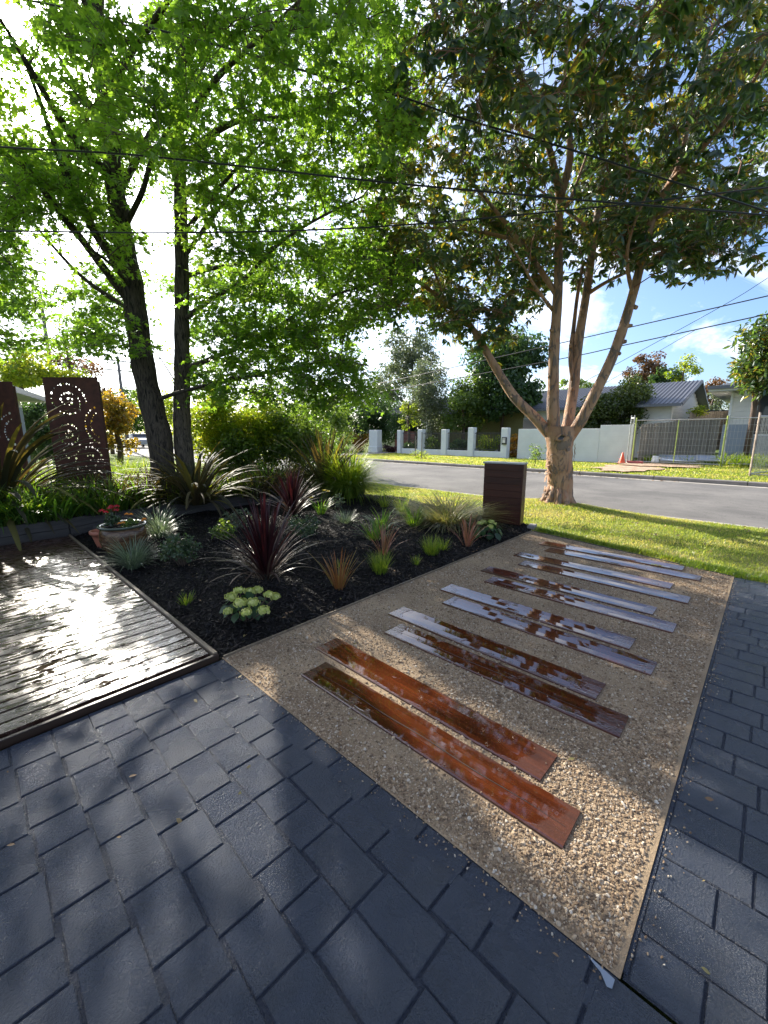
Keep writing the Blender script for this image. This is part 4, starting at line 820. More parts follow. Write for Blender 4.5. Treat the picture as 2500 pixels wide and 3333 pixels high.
for i in range(60):
    z = rf.uniform(0.15, 1.4); a = rf.choice([math.pi*0.94, math.pi*1.02, math.pi*0.10, rf.uniform(0, math.pi)])+rf.uniform(-.15, .15)
    o_ = sdir*math.cos(a)+fdir*math.sin(a); r_ = 0.258+0.16*math.exp(-z/0.12); c = Vector((P(1822, 1500, D0).x, P(1822, 1500, D0).y, 0))-Vector((b3.x, b3.y, 0))+o_*r_+Vector((0, 0, z))
    t_ = o_.cross(Vector((0, 0, 1))); h_ = rf.uniform(0.03, 0.12); w_ = rf.uniform(0.012, 0.04); cu = o_*rf.uniform(0.01, 0.04)
    fl.add([c-t_*w_, c+t_*w_, c+t_*w_*0.8+Vector((0, 0, -h_))+cu, c-t_*w_*0.7+Vector((0, 0, -h_*0.8))+cu*0.6], [(0, 1, 2, 3)])
fl.build('bark_flakes', M_SBARK, T3)['kind'] = 'stuff'
LAUR = laurel_leaf()
leafy(T3, b3, nd3, [(1350, -800, 2700, 60, 4.6, 9.5, 190), (1330, 0, 2560, 330, 5.4, 10.0, 195), (1260, 300, 2500, 560, 6.4, 11.0, 185), (1190, 500, 1780, 860, 8.2, 11.0, 150), (1230, 820, 1740, 1010, 8.0, 10.6, 80), (1230, 640, 1780, 985, 10.6, 13.2, 120), (1760, 520, 2330, 800, 10.2, 13.0, 110), (1380, 990, 1680, 1090, 8.0, 9.6, 26), (1740, 520, 2440, 760, 7.0, 10.4, 105), (1930, 720, 2360, 880, 7.0, 9.6, 52), (2150, 600, 2470, 830, 6.6, 8.8, 42), (1760, 760, 1980, 900, 9.2, 10.4, 16), (1540, 1080, 1650, 1170, 8.7, 9.2, 4), (1840, 740, 1990, 930, 9.0, 10, 8)],
      33, 'laurel', LAUR, M_LAUREL, M_TWIGR, 0.155, 0.42, 88, hole=[(1815, 850, 35, 0.6), (1835, 520, 35, 0.5), (2060, 920, 50, 0.8), (1890, 1000, 60, 0.8), (1480, 590, 60, 0.7), (2290, 560, 60, 0.7), (1870, 1000, 90, 0.8), (1830, 640, 90, 0.35)])
# ================================================================== GARDEN
mat_o = lambda o, l, c, g=None: tag(o, l, c, g)
# timber retaining edge of the raised bed
wall = empty('retaining_edge', (0, 7.6, 0), 0, 'low dark timber retaining edge along the raised planting behind the deck', 'garden edging')
wp = [(-6, 7.56), (-3.6, 7.58), (-1.2, 7.60), (1.1, 7.62), (1.42, 7.78), (2.9, 7.90), (4.2, 7.88), (5.4, 7.60), (6.2, 7.20), (6.7, 6.95)]
for i, (a, b) in enumerate(zip(wp, wp[1:])):
    a, b = Vector(a), Vector(b); d = b-a; m = (a+b)/2
    for z in (0.06, 0.205): MB().bbox((0, 0, 0), (d.length-0.006, 0.07, 0.138), 0.006).build('sleeper', M_SLEEPER, wall, (m.x, m.y-7.6+(0.004 if z > .1 else 0), z), math.atan2(d.y, d.x))
    if i > 2: MB().box((0, 0, 0), (0.07, 0.07, 0.34)).build('post', M_SLEEPER, wall, (b.x, b.y-7.6+0.075, 0.12), math.atan2(d.y, d.x))
# rusted screens
def screen(corner_l, corner_r, zt, zb, holes, label):
    a, b = Vector((corner_l.x, corner_l.y, 0)), Vector((corner_r.x, corner_r.y, 0)); w_ = (b-a).length; ang = math.atan2((b-a).y, (b-a).x); ax = (b-a).normalized(); nr = Vector((-ax.y, ax.x, 0))
    root = empty('laser_cut_screen', (a.x, a.y, zb), ang, label, 'garden screen', 'rusted screens')
    cu = bpy.data.curves.new('panel', 'CURVE'); cu.dimensions = '2D'; cu.fill_mode = 'BOTH'; cu.extrude = 0.003; cu.resolution_u = 1
    def poly(pts):
        s = cu.splines.new('POLY'); s.points.add(len(pts)-1); s.use_cyclic_u = True
        for i, p in enumerate(pts): s.points[i].co = (p[0], p[1], 0, 1)
    poly([(0, 0), (w_, 0), (w_, zt-zb), (0, zt-zb)])
    done = []
    for hx, hy, hr in holes:
        d, f = ray(hx, hy); t = (a-Vector((0, 0, 0))).dot(nr)/d.dot(nr); p = Vector((0, 0, H))+d*t
        lx, lz = (Vector((p.x, p.y, 0))-a).dot(ax), p.z-zb; r_ = hr*d.length*t/F/1.05*0.92
        r_ *= 0.66
        for qx, qz, qr in done: r_ = min(r_, math.hypot(lx-qx, lz-qz)-qr-0.006)
        if r_ < 0.008: continue
        done.append((lx, lz, r_))
        if r_+.01 < lx < w_-r_-.01 and r_+.01 < lz < zt-zb-r_-.01: poly([(lx+r_*math.cos(-k*math.pi/5), lz+r_*math.sin(-k*math.pi/5)) for k in range(10)])
    o = bpy.data.objects.new('panel', cu); C.objects.link(o); bpy.context.view_layer.update()
    me = bpy.data.meshes.new_from_object(o.evaluated_get(bpy.context.evaluated_depsgraph_get())); bpy.data.objects.remove(o); me.materials.clear(); me.materials.append(M_RUST)
    link('panel', me, root, (0, 0, 0), (R(90), 0, 0))
    for xx in (0.03, w_-0.03): MB().box((0, 0, 0), (0.05, 0.05, zt-zb+0.1)).build('post', M_RUST, root, (xx, 0.04, (zt-zb)/2-0.12))
    for zz_ in (0.0, zt-zb): MB().box((0, 0, 0), (w_, 0.03, 0.012)).build('rim', M_RUST, root, (w_/2, 0.008, zz_))
S8 = 0.30139
c1_ = [(735, 390), (755, 380), (780, 395), (783, 412), (775, 440), (750, 457), (700, 447), (670, 427), (655, 395), (665, 350), (692, 335), (715, 328), (740, 328), (762, 333), (787, 342), (815, 355), (840, 382), (860, 418), (865, 450), (862, 482), (856, 505), (835, 527), (815, 543), (790, 552), (757, 555), (730, 553), (692, 547), (652, 527), (607, 490), (585, 463), (568, 435), (553, 385), (557, 328), (567, 303), (585, 275), (625, 245), (655, 237), (683, 230), (720, 230), (748, 237), (787, 248), (820, 262), (857, 293), (890, 328), (905, 355), (920, 388), (928, 420), (930, 440)]
c2_ = [(675, 680), (703, 672), (740, 665), (778, 672), (803, 688), (828, 710), (847, 738), (855, 765), (853, 793), (847, 820), (838, 843), (815, 862), (780, 880), (743, 880), (705, 872), (675, 852), (650, 830), (640, 803), (635, 772), (640, 737), (652, 703), (740, 738), (765, 745), (783, 768), (785, 790), (765, 808), (740, 811), (718, 795), (710, 762), (745, 775)]
c3_ = [(1022, 487), (992, 505), (973, 517), (955, 543), (935, 573), (927, 603), (920, 630), (923, 660), (925, 690), (930, 717), (938, 742), (955, 768), (972, 793), (993, 815), (1022, 838), (1052, 855), (1070, 866), (1037, 548), (1013, 570), (1000, 595), (988, 628), (980, 655), (980, 683), (990, 710), (1000, 730), (1010, 752), (1022, 773), (1042, 785), (1068, 802)]
c4_ = [(825, 1035), (820, 1070), (828, 993), (847, 963), (867, 942), (897, 925), (932, 912), (967, 910), (1000, 915), (1030, 930), (1053, 947), (1080, 968), (1095, 1000), (650, 1030), (675, 1008), (718, 1003), (743, 1027), (915, 1035), (948, 1007), (975, 1000), (1005, 1005)]
def hl(lst, big): return [(x*S8, 1180+y*S8, (16.5 if i % big == 0 else 11 if i % big == 2 else 7.5)*S8) for i, (x, y) in enumerate(lst)]
screen(P(136, 1222, 8.0), P(318, 1236, 8.0), 2.57, 0.45, hl(c1_, 4)+hl(c2_, 3)+hl(c3_, 4)+hl(c4_, 4), 'rusted steel screen cut with dotted spirals, standing clear left of the leaning trunk')
c5_ = [(103, 547), (67, 567), (43, 582), (17, 608), (-10, 635), (-25, 665), (-33, 700), (-33, 735), (-25, 770), (-8, 800), (123, 613), (93, 637), (73, 660), (57, 690), (57, 720), (55, 747), (63, 777), (72, 803), (90, 828), (118, 850), (140, 868), (165, 884)]
screen(P(-170, 1244, 8.0), P(40, 1250, 8.0), 2.49, 0.45, hl(c5_, 3), 'rusted steel screen with a crescent of holes, cut off by the left frame edge')
# letterbox pillar
lb = empty('letterbox_pillar', G(1567, 1703), math.atan2(2.89-3.53, 6.34-6.22), 'square timber clad letterbox pillar with pale metal cap on the lawn edge', 'letterbox')
W_ = 0.652; nbd = 9; hh = 1.0; bh = hh/nbd
for i in range(nbd): MB().bbox((0, 0, 0), (W_-0.02, bh-0.0025, 0.018), 0.0015).build('board', M_LB, lb, (W_/2, -0.0, 0.045+i*bh+bh/2)).rotation_euler = (R(90), 0, 0)
for i in range(nbd): MB().bbox((0, 0, 0), (0.20, bh-0.0025, 0.018), 0.0015).build('board', M_LB, lb, (W_, 0.11, 0.045+i*bh+bh/2)).rotation_euler = (R(90), 0, R(90))
MB().box((0, 0, 0), (W_-0.03, 0.20, hh-0.01)).build('frame', M_IRON, lb, (W_/2, 0.115, 0.045+hh/2))
MB().box((0, 0, 0), (0.022, 0.012, hh)).build('corner_bead', M_LB, lb, (W_-0.0, -0.012, 0.045+hh/2))
MB().bbox((0, 0, 0), (W_+0.03, 0.25, 0.022), 0.003).build('cap', M_GALV, lb, (W_/2, 0.11, 0.045+hh+0.012))
for xx in (0.06, W_-0.06): MB().box((0, 0, 0), (0.09, 0.09, 0.06)).build('foot', M_CONC2, lb, (xx, 0.10, 0.02))
MB().bbox((0, 0, 0), (0.22, 0.11, 0.06), 0.006).build('step_block', M_CONC, None, (6.50, 2.74, 0.02), 0.2); bpy.data.objects['step_block']['label'] = 'small grey concrete block beside foot of the letterbox pillar'; bpy.data.objects['step_block']['category'] = 'block'
# pots
def pot_mat():
    t = NT('brown_glaze'); n = t.noise(t.coord(scale=(3, 3, 8)), 1.6, 4, 0.6, 2.0)
    c = t.ramp(n, [(0.35, (0.045, 0.022, 0.010)), (0.5, (0.09, 0.045, 0.02)), (0.6, (0.17, 0.10, 0.045)), (0.7, (0.06, 0.03, 0.014))]); return t.fin(c, 0.24, t.bump(n, 0.15, 0.004), spec=0.45)
M_POT = pot_mat(); M_RIM = simple('green_glaze_rim', (0.07, 0.085, 0.06), 0.1, 0.2, 8, 0.1)
pc = Vector((1.42, 5.98, 0.02)); pot = empty('glazed_pot', pc, 0, 'big round brown glazed pot holding red and orange flowers at deck corner', 'plant pot')
MB().lathe([(0.17, 0), (0.20, 0.01), (0.245, 0.09), (0.27, 0.19), (0.265, 0.28), (0.245, 0.34), (0.225, 0.35), (0.215, 0.33), (0.23, 0.26)], 40).build('bowl', M_POT, pot, smooth=True)
MB().lathe([(0.235, 0.335), (0.275, 0.352), (0.285, 0.366), (0.275, 0.378), (0.235, 0.372), (0.225, 0.355)], 40).build('rim', M_RIM, pot, smooth=True)
MB().lathe([(0.001, 0.335), (0.235, 0.33)], 24).build('potting_soil', M_SOIL, pot)
pt = empty('terracotta_pot', (1.33, 6.55, 0.0), 0, 'small orange terracotta pot half hidden behind the big glazed pot', 'plant pot')
MB().lathe([(0.10, 0), (0.14, 0.14), (0.155, 0.19), (0.165, 0.19), (0.175, 0.205), (0.175, 0.235), (0.16, 0.24), (0.15, 0.225), (0.14, 0.15), (0.001, 0.14)], 32).build('bowl', M_TERRA, pt, smooth=True)
def flower_head(mb_, c, r, n, rng, layers=3):
    for k_ in range(n):
        a = k_*2.4; q = (k_+0.5)/n; rr_ = r*math.sqrt(q); z = r*0.55*(1-q)+rng.uniform(-.1, .1)*r; p = Vector((rr_*math.cos(a), rr_*math.sin(a), z)); o_ = Vector((math.cos(a), math.sin(a), 0.2+1.6*(1-q))).normalized(); s_ = r*0.45
        t_ = o_.cross(Vector((rng.uniform(-.3, .3), rng.uniform(-.3, .3), 1))).normalized(); u_ = t_.cross(o_)
        b_ = Vector(c)+p; mb_.add([b_-u_*s_*0.5, b_+t_*s_*0.5+o_*s_*0.15, b_+u_*s_*0.6+o_*s_*0.3, b_-t_*s_*0.5+o_*s_*0.15], [(0, 1, 2, 3)])
def potted(loc, col, heads, hgt, spread, label, seed, n=420, hr=0.035):
    rng = np.random.default_rng(seed); r2 = random.Random(seed); root = empty('flowering_plant', loc, 0, label, 'flowers')
    (V, fs, rn), lc, lr = foliage((0, 0, hgt*0.45), (spread, spread, hgt*0.45), 9, n//9, 0.045, 0.035, rng, 1, 0.5)
    link('foliage', npmesh('foliage', V, fs, M_SMALL if col is not M_ORG else M_GREEN1, rn), root)
    sm = MB()
    for x, y, z in heads:
        sm.tube([(x*0.3, y*0.3, 0), (x, y, z)], [0.003, 0.002], 4, False); hm = MB(); flower_head(hm, (0, 0, 0), hr*r2.uniform(.8, 1.15), 26, r2); me = hm.mesh('flower', col)
        a = me.attributes.new('rnd', 'FLOAT', 'POINT'); a.data.foreach_set('value', np.array([r2.random() for _ in me.vertices], np.float32)); link('flower', me, root, (x, y, z))
    sm.build('stems', M_TWIG, root)
e1 = Vector((math.sin(AZ), -math.cos(AZ), 0))              # towards the right of the view
potted(pc+Vector((0, 0, 0.34))-e1*0.14, M_RED, [(-.05, -.04, .20), (.0, -.03, .24), (.06, -.05, .21), (.03, .04, .25), (-.08, .03, .21), (.08, .0, .25)], 0.20, 0.10, 'red double flowers at the left side of the glazed pot', 4)
potted(pc+Vector((0, 0, 0.34))+e1*0.10, M_ORG, [(-.02, .02, .16), (.03, .03, .15), (-.10, -.10, .08), (-.13, -.06, .07), (.13, -.08, .07), (.14, -.1, .09)], 0.13, 0.13, 'orange marigolds low at the right side of the glazed pot', 5, 380, 0.028)
# flax clumps
fl1 = G(775, 1640, 0.27); 
blade_plant('flax_plant', G(640, 1640, 0.25), 120, 1.35, 0.066, 62, (60, 150), M_FLAX, 'bronze green flax with long arching blades in front of the twin trunks', 'flax', 'flax clumps', 0.22, 9, 41, 0.9)
blade_plant('flax_plant', G(1062, 1590, 0.27), 80, 1.45, 0.060, 40, (16, 105), M_FLAX, 'upright brown flax with stiff blades next to fountain grass by the road', 'flax', 'flax clumps', 0.20, 9, 42, 1.0)
blade_plant('flax_plant', G(10, 1672, 0.28), 120, 1.95, 0.082, 72, (62, 150), M_FLAX, 'big flax at the left frame edge, blades hanging over the wet deck', 'flax', 'flax clumps', 0.22, 9, 43, 0.8, aim=(R(-58), 0.45), gap=0.22)
blade_plant('cordyline', (2.12, 3.70, 0.03), 130, 0.78, 0.024, 46, (10, 112), M_CORD, 'tall maroon spiky cordyline directly behind the lime hydrangea, nearest of the two', 'cordyline', 'maroon cordylines', 0.07, 8, 44, 1.25, M_CORDD, 0.16)
blade_plant('cordyline', (4.15, 6.20, 0.06), 90, 0.78, 0.028, 40, (8, 108), M_CORD, 'maroon cordyline farther back beside the yellow daylily', 'cordyline', 'maroon cordylines', 0.06, 7, 45, 1.25, M_CORDD, 0.14)
blade_plant('copper_flax', (2.47, 2.94, 0.02), 30, 0.46, 0.015, 26, (10, 70), M_REDG, 'young copper orange flax tuft in open mulch near the gravel edge', 'flax', 'young coloured flaxes', 0.05, 7, 46, 1.0)
blade_plant('copper_flax', (3.55, 3.35, 0.03), 24, 0.46, 0.015, 26, (20, 85), M_PINKG, 'pinkish brown flax tuft behind the fine green tussock', 'flax', 'young coloured flaxes', 0.05, 7, 47, 1.0)
blade_plant('copper_flax', (4.72, 2.88, 0.02), 24, 0.50, 0.020, 28, (18, 85), M_PINKG, 'pink striped flax tuft near the gravel, left of the letterbox', 'flax', 'young coloured flaxes', 0.05, 7, 48, 1.0)
# tufts
tuft('grass_tuft', (3.10, 2.98, 0.01), 260, 0.30, 0.004, 22, 55, M_GRASS, 'fine upright green tussock at the mulch edge beside the fifth plank', 'tussock', 'green tussocks', 0.07, 5, 51)
tuft('grass_tuft', (4.02, 2.96, 0.01), 240, 0.30, 0.004, 24, 50, M_GRASS, 'fine green tussock left of the pink striped flax', 'tussock', 'green tussocks', 0.07, 5, 52)
tuft('grass_tuft', (3.62, 2.90, 0.01), 34, 0.15, 0.007, 25, 55, M_GRASS, 'tiny bright green tuft between two fine tussocks', 'seedling', 'small green tufts', 0.03, 4, 53)
tuft('grass_tuft', (1.30, 3.70, 0.01), 46, 0.14, 0.006, 30, 60, M_GRASS, 'tiny green tuft alone in mulch close to the deck edge', 'seedling', 'small green tufts', 0.04, 4, 54)
tuft('grass_tuft', (2.85, 3.35, 0.02), 34, 0.16, 0.006, 25, 55, M_GRASS, 'tiny green tuft just behind the copper orange flax', 'seedling', 'small green tufts', 0.03, 4, 55)
tuft('grass_tuft', (4.30, 2.98, 0.01), 60, 0.24, 0.008, 28, 70, M_GRASS, 'low bright green tuft touching the tussock near the pink flax', 'seedling', 'small green tufts', 0.04, 4, 56)
tuft('variegated_sedge', (4.23, 4.85, 0.04), 340, 0.34, 0.006, 45, 110, M_BLUEGR, 'pale silver green mound of sedge in the middle of the bed', 'sedge', 'silver sedges', 0.06, 6, 57)
tuft('variegated_sedge', (1.30, 5.20, 0.02), 360, 0.42, 0.007, 42, 115, M_BLUEGR, 'silver striped sedge spilling at the deck edge before the glazed pot', 'sedge', 'silver sedges', 0.07, 6, 58)
tuft('variegated_sedge', (1.95, 6.30, 0.05), 260, 0.55, 0.009, 42, 120, M_BLUEGR, 'lanky grey green sedge right behind the glazed pot', 'sedge', 'silver sedges', 0.08, 6, 59)
tuft('strappy_lily', (3.92, 3.90, 0.03), 70, 0.42, 0.013, 30, 95, M_STRAP, 'arching green strappy clump left of the bigger pair near dome grass', 'lily clump', 'green lily clumps', 0.05, 6, 60)
tuft('strappy_lily', (4.40, 4.20, 0.04), 90, 0.46, 0.013, 30, 100, M_STRAP, 'arching green strappy clump right behind the silver sedge mound', 'lily clump', 'green lily clumps', 0.05, 6, 61)
tuft('strappy_lily', (4.95, 4.00, 0.03), 100, 0.48, 0.012, 26, 85, M_STRAP, 'dense green strappy clump directly left of the brown dome grass', 'lily clump', 'green lily clumps', 0.06, 6, 62)
tuft('strappy_lily', (5.70, 4.90, 0.03), 120, 0.55, 0.007, 30, 80, M_GRASS, 'thin wispy clump behind the dome grass against the lawn', 'lily clump', 'green lily clumps', 0.08, 6, 63)
tuft('strappy_lily', (6.05, 5.7, 0.03), 90, 0.5, 0.007, 30, 80, M_GRASS, 'wispy clump near the fountain grass at the lawn edge', 'lily clump', 'green lily clumps', 0.08, 6, 64)
tuft('dome_grass', (5.72, 3.88, 0.02), 2200, 0.95, 0.0095, 80, 118, M_DOME, 'wide low dome of fine brown green grass left of the letterbox', 'grass mound', None, 0.30, 7, 65, rise=0.45)
tuft('fountain_grass', (6.15, 6.95, 0.10), 2000, 1.28, 0.013, 42, 140, M_GRASS, 'tall shaggy bright green fountain grass beside the road end of the bed', 'grass clump', None, 0.20, 8, 66)
# day lily
dl = empty('daylily', (4.45, 5.75, 0.06), 0, 'daylily with pale yellow flowers between cordyline and silver sedge', 'lily')
r5 = np.random.default_rng(9); a = r5.uniform(0, 6.28, 46); V, Fq, rn = blades(np.column_stack([0.04*np.cos(a), 0.04*np.sin(a), np.zeros(46)]), a, r5.uniform(.25, .5, 46), np.full(46, .016), R(20)*r5.random(46), R(40)+R(60)*r5.random(46), 6, 0.3, rng=r5)
link('leaves', npmesh('leaves', V, Fq, M_STRAP, rn, True), dl); sm = MB()
for x, y, z in [(-.16, .06, .36), (.10, -.08, .46), (.05, -.05, .48)]:
    sm.tube([(0, 0, 0), (x*.5, y*.5, z*.6), (x, y, z)], [.005, .004, .003], 5, False); fm = MB()
    for k_ in range(6):
        an = k_*math.pi/3; d_ = Vector((math.cos(an), math.sin(an), .5)); t_ = Vector((-math.sin(an), math.cos(an), 0)); fm.add([(0, 0, 0), d_*.028+t_*.013, d_*.055+Vector((0, 0, -.008)), d_*.028-t_*.013], [(0, 1, 2, 3)])
    link('flower', fm.mesh('flower', M_YLW), dl, (x, y, z))
sm.build('stems', M_TWIG, dl)
# shrubs
def shrub(name, loc, r, h, n, size, mat, label, cat='shrub', seed=1, shape=None, nl=14, group=None, lum=0.35, stems=True, flat=0.8):
    rng = np.random.default_rng(seed); root = empty(name, loc, 0, label, cat, group)
    (V, fs, rn), lc, lr = foliage((0, 0, h*0.52), (r*0.85, r*0.85, h*0.45), nl, max(4, n//nl), r*lum, size, rng, flat, 0.5, shape)
    V[:, 2] = np.maximum(V[:, 2], 0.005); link('foliage', npmesh('foliage', V, fs, mat, rn), root); mb_ = MB()
    for c_ in lc: q_ = Vector(c_); mb_.tube([(rng.normal(0, .02)*r, rng.normal(0, .02)*r, -0.02), q_*0.5+Vector((0, 0, .02)), q_], [0.012*r+.004, 0.008*r+.003, .002], 4, False)
    mb_.build('stems', M_TWIG, root); return root
shrub('small_shrub', (1.66, 4.72, 0.02), 0.30, 0.46, 1500, 0.034, M_SMALL, 'small dark glossy leaved shrub right of the striped sedge near deck', 'shrub', 71, laurel_leaf(0.5, .1), 16, 'small leaved shrubs', .3)
shrub('small_shrub', (3.36, 4.75, 0.05), 0.34, 0.34, 1500, 0.034, M_SMALL, 'low dark shrub to the right of the near cordyline', 'shrub', 72, laurel_leaf(0.5, .1), 16, 'small leaved shrubs', .3)
shrub('fern_shrub', (2.46, 5.35, 0.05), 0.26, 0.32, 900, 0.045, M_GREEN1, 'small fresh green ferny plant left behind the near cordyline', 'fern', 73, None, 14, None, .3)
shrub('airy_shrub', (2.85, 5.75, 0.05), 0.32, 0.40, 800, 0.035, M_GREYG, 'airy grey green plant behind the near cordyline', 'shrub', 74, None, 14, None, .35)
shrub('seedhead_plant', (5.0, 5.9, 0.05), 0.20, 0.42, 160, 0.035, M_BLUEGR, 'thin plant with pale seed heads at the back of the bed', 'plant', 75, None, 16, None, .25)
def hydrangea(loc, heads, nleaf, rad, label, seed, hr):
    rng = np.random.default_rng(seed); r2 = random.Random(seed); root = empty('hydrangea', loc, 0, label, 'hydrangea', 'lime hydrangeas'); lf = laurel_leaf(0.78, 0.2)
    for i in range(nleaf):
        a = i*2.4; q = (i+.5)/nleaf; r_ = rad*math.sqrt(q)*rng.uniform(.7, 1.05); z = 0.05+0.17*(1-q*0.7)*rng.uniform(.5, 1.25)
        pos = np.array([[r_*math.cos(a), r_*math.sin(a), z]]); V, fs, rn = scatter(lf[0], lf[1], pos, frames(np.array([[math.cos(a)*.5+rng.normal(0, .2), math.sin(a)*.5+rng.normal(0, .2), 1.0]]), np.array([[math.cos(a), math.sin(a), -0.35]])), np.array([rng.uniform(.075, .125)*rad/0.2]), np.array([rng.random()]))
        link('leaf', npmesh('leaf', V, fs, M_HYDL, rn, True), root)
    sm = MB()
    for p in heads:
        p = Vector(p)-Vector(loc); hm = MB(); r_ = hr*r2.uniform(.8, 1.15)
        for k_ in range(70):
            u_ = (k_+.5)/70; ph = k_*2.39996; th = math.acos(1-1.35*u_); o_ = Vector((math.sin(th)*math.cos(ph), math.sin(th)*math.sin(ph), math.cos(th)*0.62)); c_ = o_*r_*r2.uniform(.62, 1.22); t_ = o_.cross(Vector((r2.uniform(-1, 1), r2.uniform(-1, 1), 1))).normalized(); w_ = o_.cross(t_)
            s_ = r_*r2.uniform(.18, .34); hm.add([c_, c_+t_*s_+o_*s_*.15, c_+(t_+w_)*s_*.7, c_+w_*s_+o_*s_*.15, c_+(w_-t_)*s_*.7, c_-t_*s_+o_*s_*.15, c_-(t_+w_)*s_*.7, c_-w_*s_+o_*s_*.15, c_+(t_-w_)*s_*.7], [(0, i+1, (i+1) % 8+1) for i in range(8)])
        me = hm.mesh('flower_head', M_HYDF); a_ = me.attributes.new('rnd', 'FLOAT', 'POINT'); rv = np.repeat(np.array([r2.random() for _ in range(70)], np.float32), 9); a_.data.foreach_set('value', rv); link('flower_head', me, root, p)
        sm.tube([(p.x*.2, p.y*.2, 0), (p.x*.7, p.y*.7, p.z*.6), p], [.006, .005, .004], 5, False)
    sm.build('stems', M_TWIG, root)
hp = [(330, 962, 3.25), (393, 970, 3.28), (505, 985, 3.15), (335, 1035, 3.0), (410, 1035, 3.02), (283, 1000, 3.15), (475, 1082, 2.95), (370, 1092, 2.9), (262, 1085, 3.0), (545, 1000, 3.2), (440, 960, 3.35)]
hydrangea((1.52, 3.02, 0.02), [P(600+x*.5425, 1400+y*.5425, d) for x, y, d in hp], 46, 0.17, 'hydrangea with lime green flower heads in front of the near cordyline', 81, 0.042)
hydrangea((5.35, 2.95, 0.02), [(5.25, 3.0, .24), (5.4, 2.9, .25), (5.45, 3.05, .22), (5.3, 2.85, .2), (5.5, 2.92, .2)], 34, 0.24, 'little hydrangea with yellow green heads at foot of letterbox pillar', 82, 0.045)
# raised bed undergrowth
def undergrowth(name, x0, x1, y0, y1, n, ln, wd, mat, seed, z=0.27, l0=35, l1=110, segs=4):
    r = np.random.default_rng(seed); X, Y = r.uniform(x0, x1, n), r.uniform(y0, y1, n); nc = max(6, n//28); cx, cy_ = r.uniform(x0, x1, nc), r.uniform(y0, y1, nc); j = r.integers(0, nc, n)
    X = cx[j]+r.normal(0, .10, n); Y = cy_[j]+r.normal(0, .10, n); az = np.arctan2(Y-cy_[j], X-cx[j])+r.normal(0, .6, n)
    V, Fq, rn = blades(np.column_stack([X, Y, np.full(n, z)]), az, ln*r.uniform(.5, 1.2, n), wd*r.uniform(.6, 1.3, n), R(l0)*r.random(n), R(l1)*r.uniform(.3, 1, n), segs, 0.25, 0.05, rng=r)
    o = link(name, npmesh(name, V, Fq, mat, rn, True)); o['kind'] = 'stuff'
undergrowth('undergrowth', -3.8, 2.2, 7.68, 9.3, 7000, 0.55, 0.022, M_STRAP, 91)
undergrowth('grassy_undergrowth', -3.8, 4.8, 7.75, 10.4, 14000, 0.46, 0.010, M_GRASS, 92)
undergrowth('tall_grass', -4.0, 4.2, 9.6, 12.8, 15000, 0.72, 0.010, M_GRASS, 93)
undergrowth('low_undergrowth', 3.4, 6.2, 8.2, 10.2, 3800, 0.42, 0.014, M_STRAP, 94)
for i, (x, y, z, s) in enumerate([(870, 1500, .27, 1.0), (830, 1560, .27, .8), (950, 1560, .27, .75), (250, 1560, .3, .8), (390, 1580, .3, .7)]):
    g_ = G(x, y, z)
    if g_.length > 14: g_ = P(x, y, 9.4); g_.z = .27
    tuft('agapanthus', g_, 60, .70*s, .038, 22, 80, M_STRAP, ['tall broad green strap leaves standing left of the upright flax', 'broad strap leaved clump low behind the bronze flax', 'green strap clump touching the upright flax', 'broad leaved green clump just below the dotted screen', 'broad leaved green clump below the leaning trunk foot'][i], 'agapanthus', 'broad strap leaved clumps', .08, 7, 95+i, fold=.3)
# ================================================================== ACROSS THE ROAD
XF = 22.3
ZG = 0.10
fence = empty('pier_fence', (XF, 15.2, ZG), 0, 'low white painted brick fence with square piers and iron palings across the road', 'fence')
piers = [(19.40, 1.74), (17.50, 1.78), (15.55, 1.77), (13.55, 1.87), (11.33, 1.84)]
for i, (v, zt) in enumerate(piers):
    MB().bbox((0, 0, 0), (0.38, 0.38 if i else 0.30, zt-ZG), 0.02).build('pier', M_WHITEW, fence, (0, v-15.2, (zt-ZG)/2))
for (a, az_), (b, bz_) in zip(piers, piers[1:]):
    m = (a+b)/2-15.2; ln = a-b-0.385; MB().bbox((0, 0, 0), (0.24, ln, 0.36), 0.015).build('base_wall', M_WHITEW, fence, (0, m, 0.18))
    rl = MB()
    for z in (0.46, 1.42): rl.box((0, 0, z), (0.03, ln, 0.03))
    ra = rl.build('rail', M_IRON, fence, (0, m, 0)); nbar = int(ln/0.105); bar = MB().box((0, 0, 0), (0.02, 0.02, 1.14)).mesh('paling', M_IRON)
    for j in range(nbar): link('paling', bar, fence, (0.0, m-ln/2+0.06+j*0.105, 0.94))
mbx = empty('wall_letterbox', (XF-0.24, 11.28, 1.10), 0, 'small cream letterbox in a dark frame on the end pier of white fence', 'letterbox')
MB().bbox((0, 0, 0), (0.10, 0.28, 0.42), 0.01).build('case', M_IRON, mbx); MB().box((0, 0, 0), (0.02, 0.18, 0.28)).build('door', M_CREAM, mbx, (-0.056, 0, 0.02)); MB().box((0, 0, 0), (0.02, 0.16, 0.02)).build('slot', M_IRON, mbx, (-0.068, 0, 0.10))
gp = empty('gate_pier', (XF, 21.9, ZG), 0, 'wide white painted pier standing alone left of the red brick wall', 'pier')
MB().bbox((0, 0, 0), (0.5, 0.85, 1.66), 0.02).build('shaft', M_WHITEW, gp, (0, 0, 0.83)); MB().bbox((0, 0, 0), (0.56, 0.95, 0.45), 0.03).build('plinth', M_WHITEW, gp, (0, 0.02, 0.225))
MB().bbox((0, 0, 0), (0.26, 2.0, 1.55), 0.01).build('brick_wall', M_REDB, None, (24.6, 20.9, ZG+0.77)); tag(bpy.data.objects['brick_wall'], 'red brick wall set back between white pier and iron paling fence', 'wall')
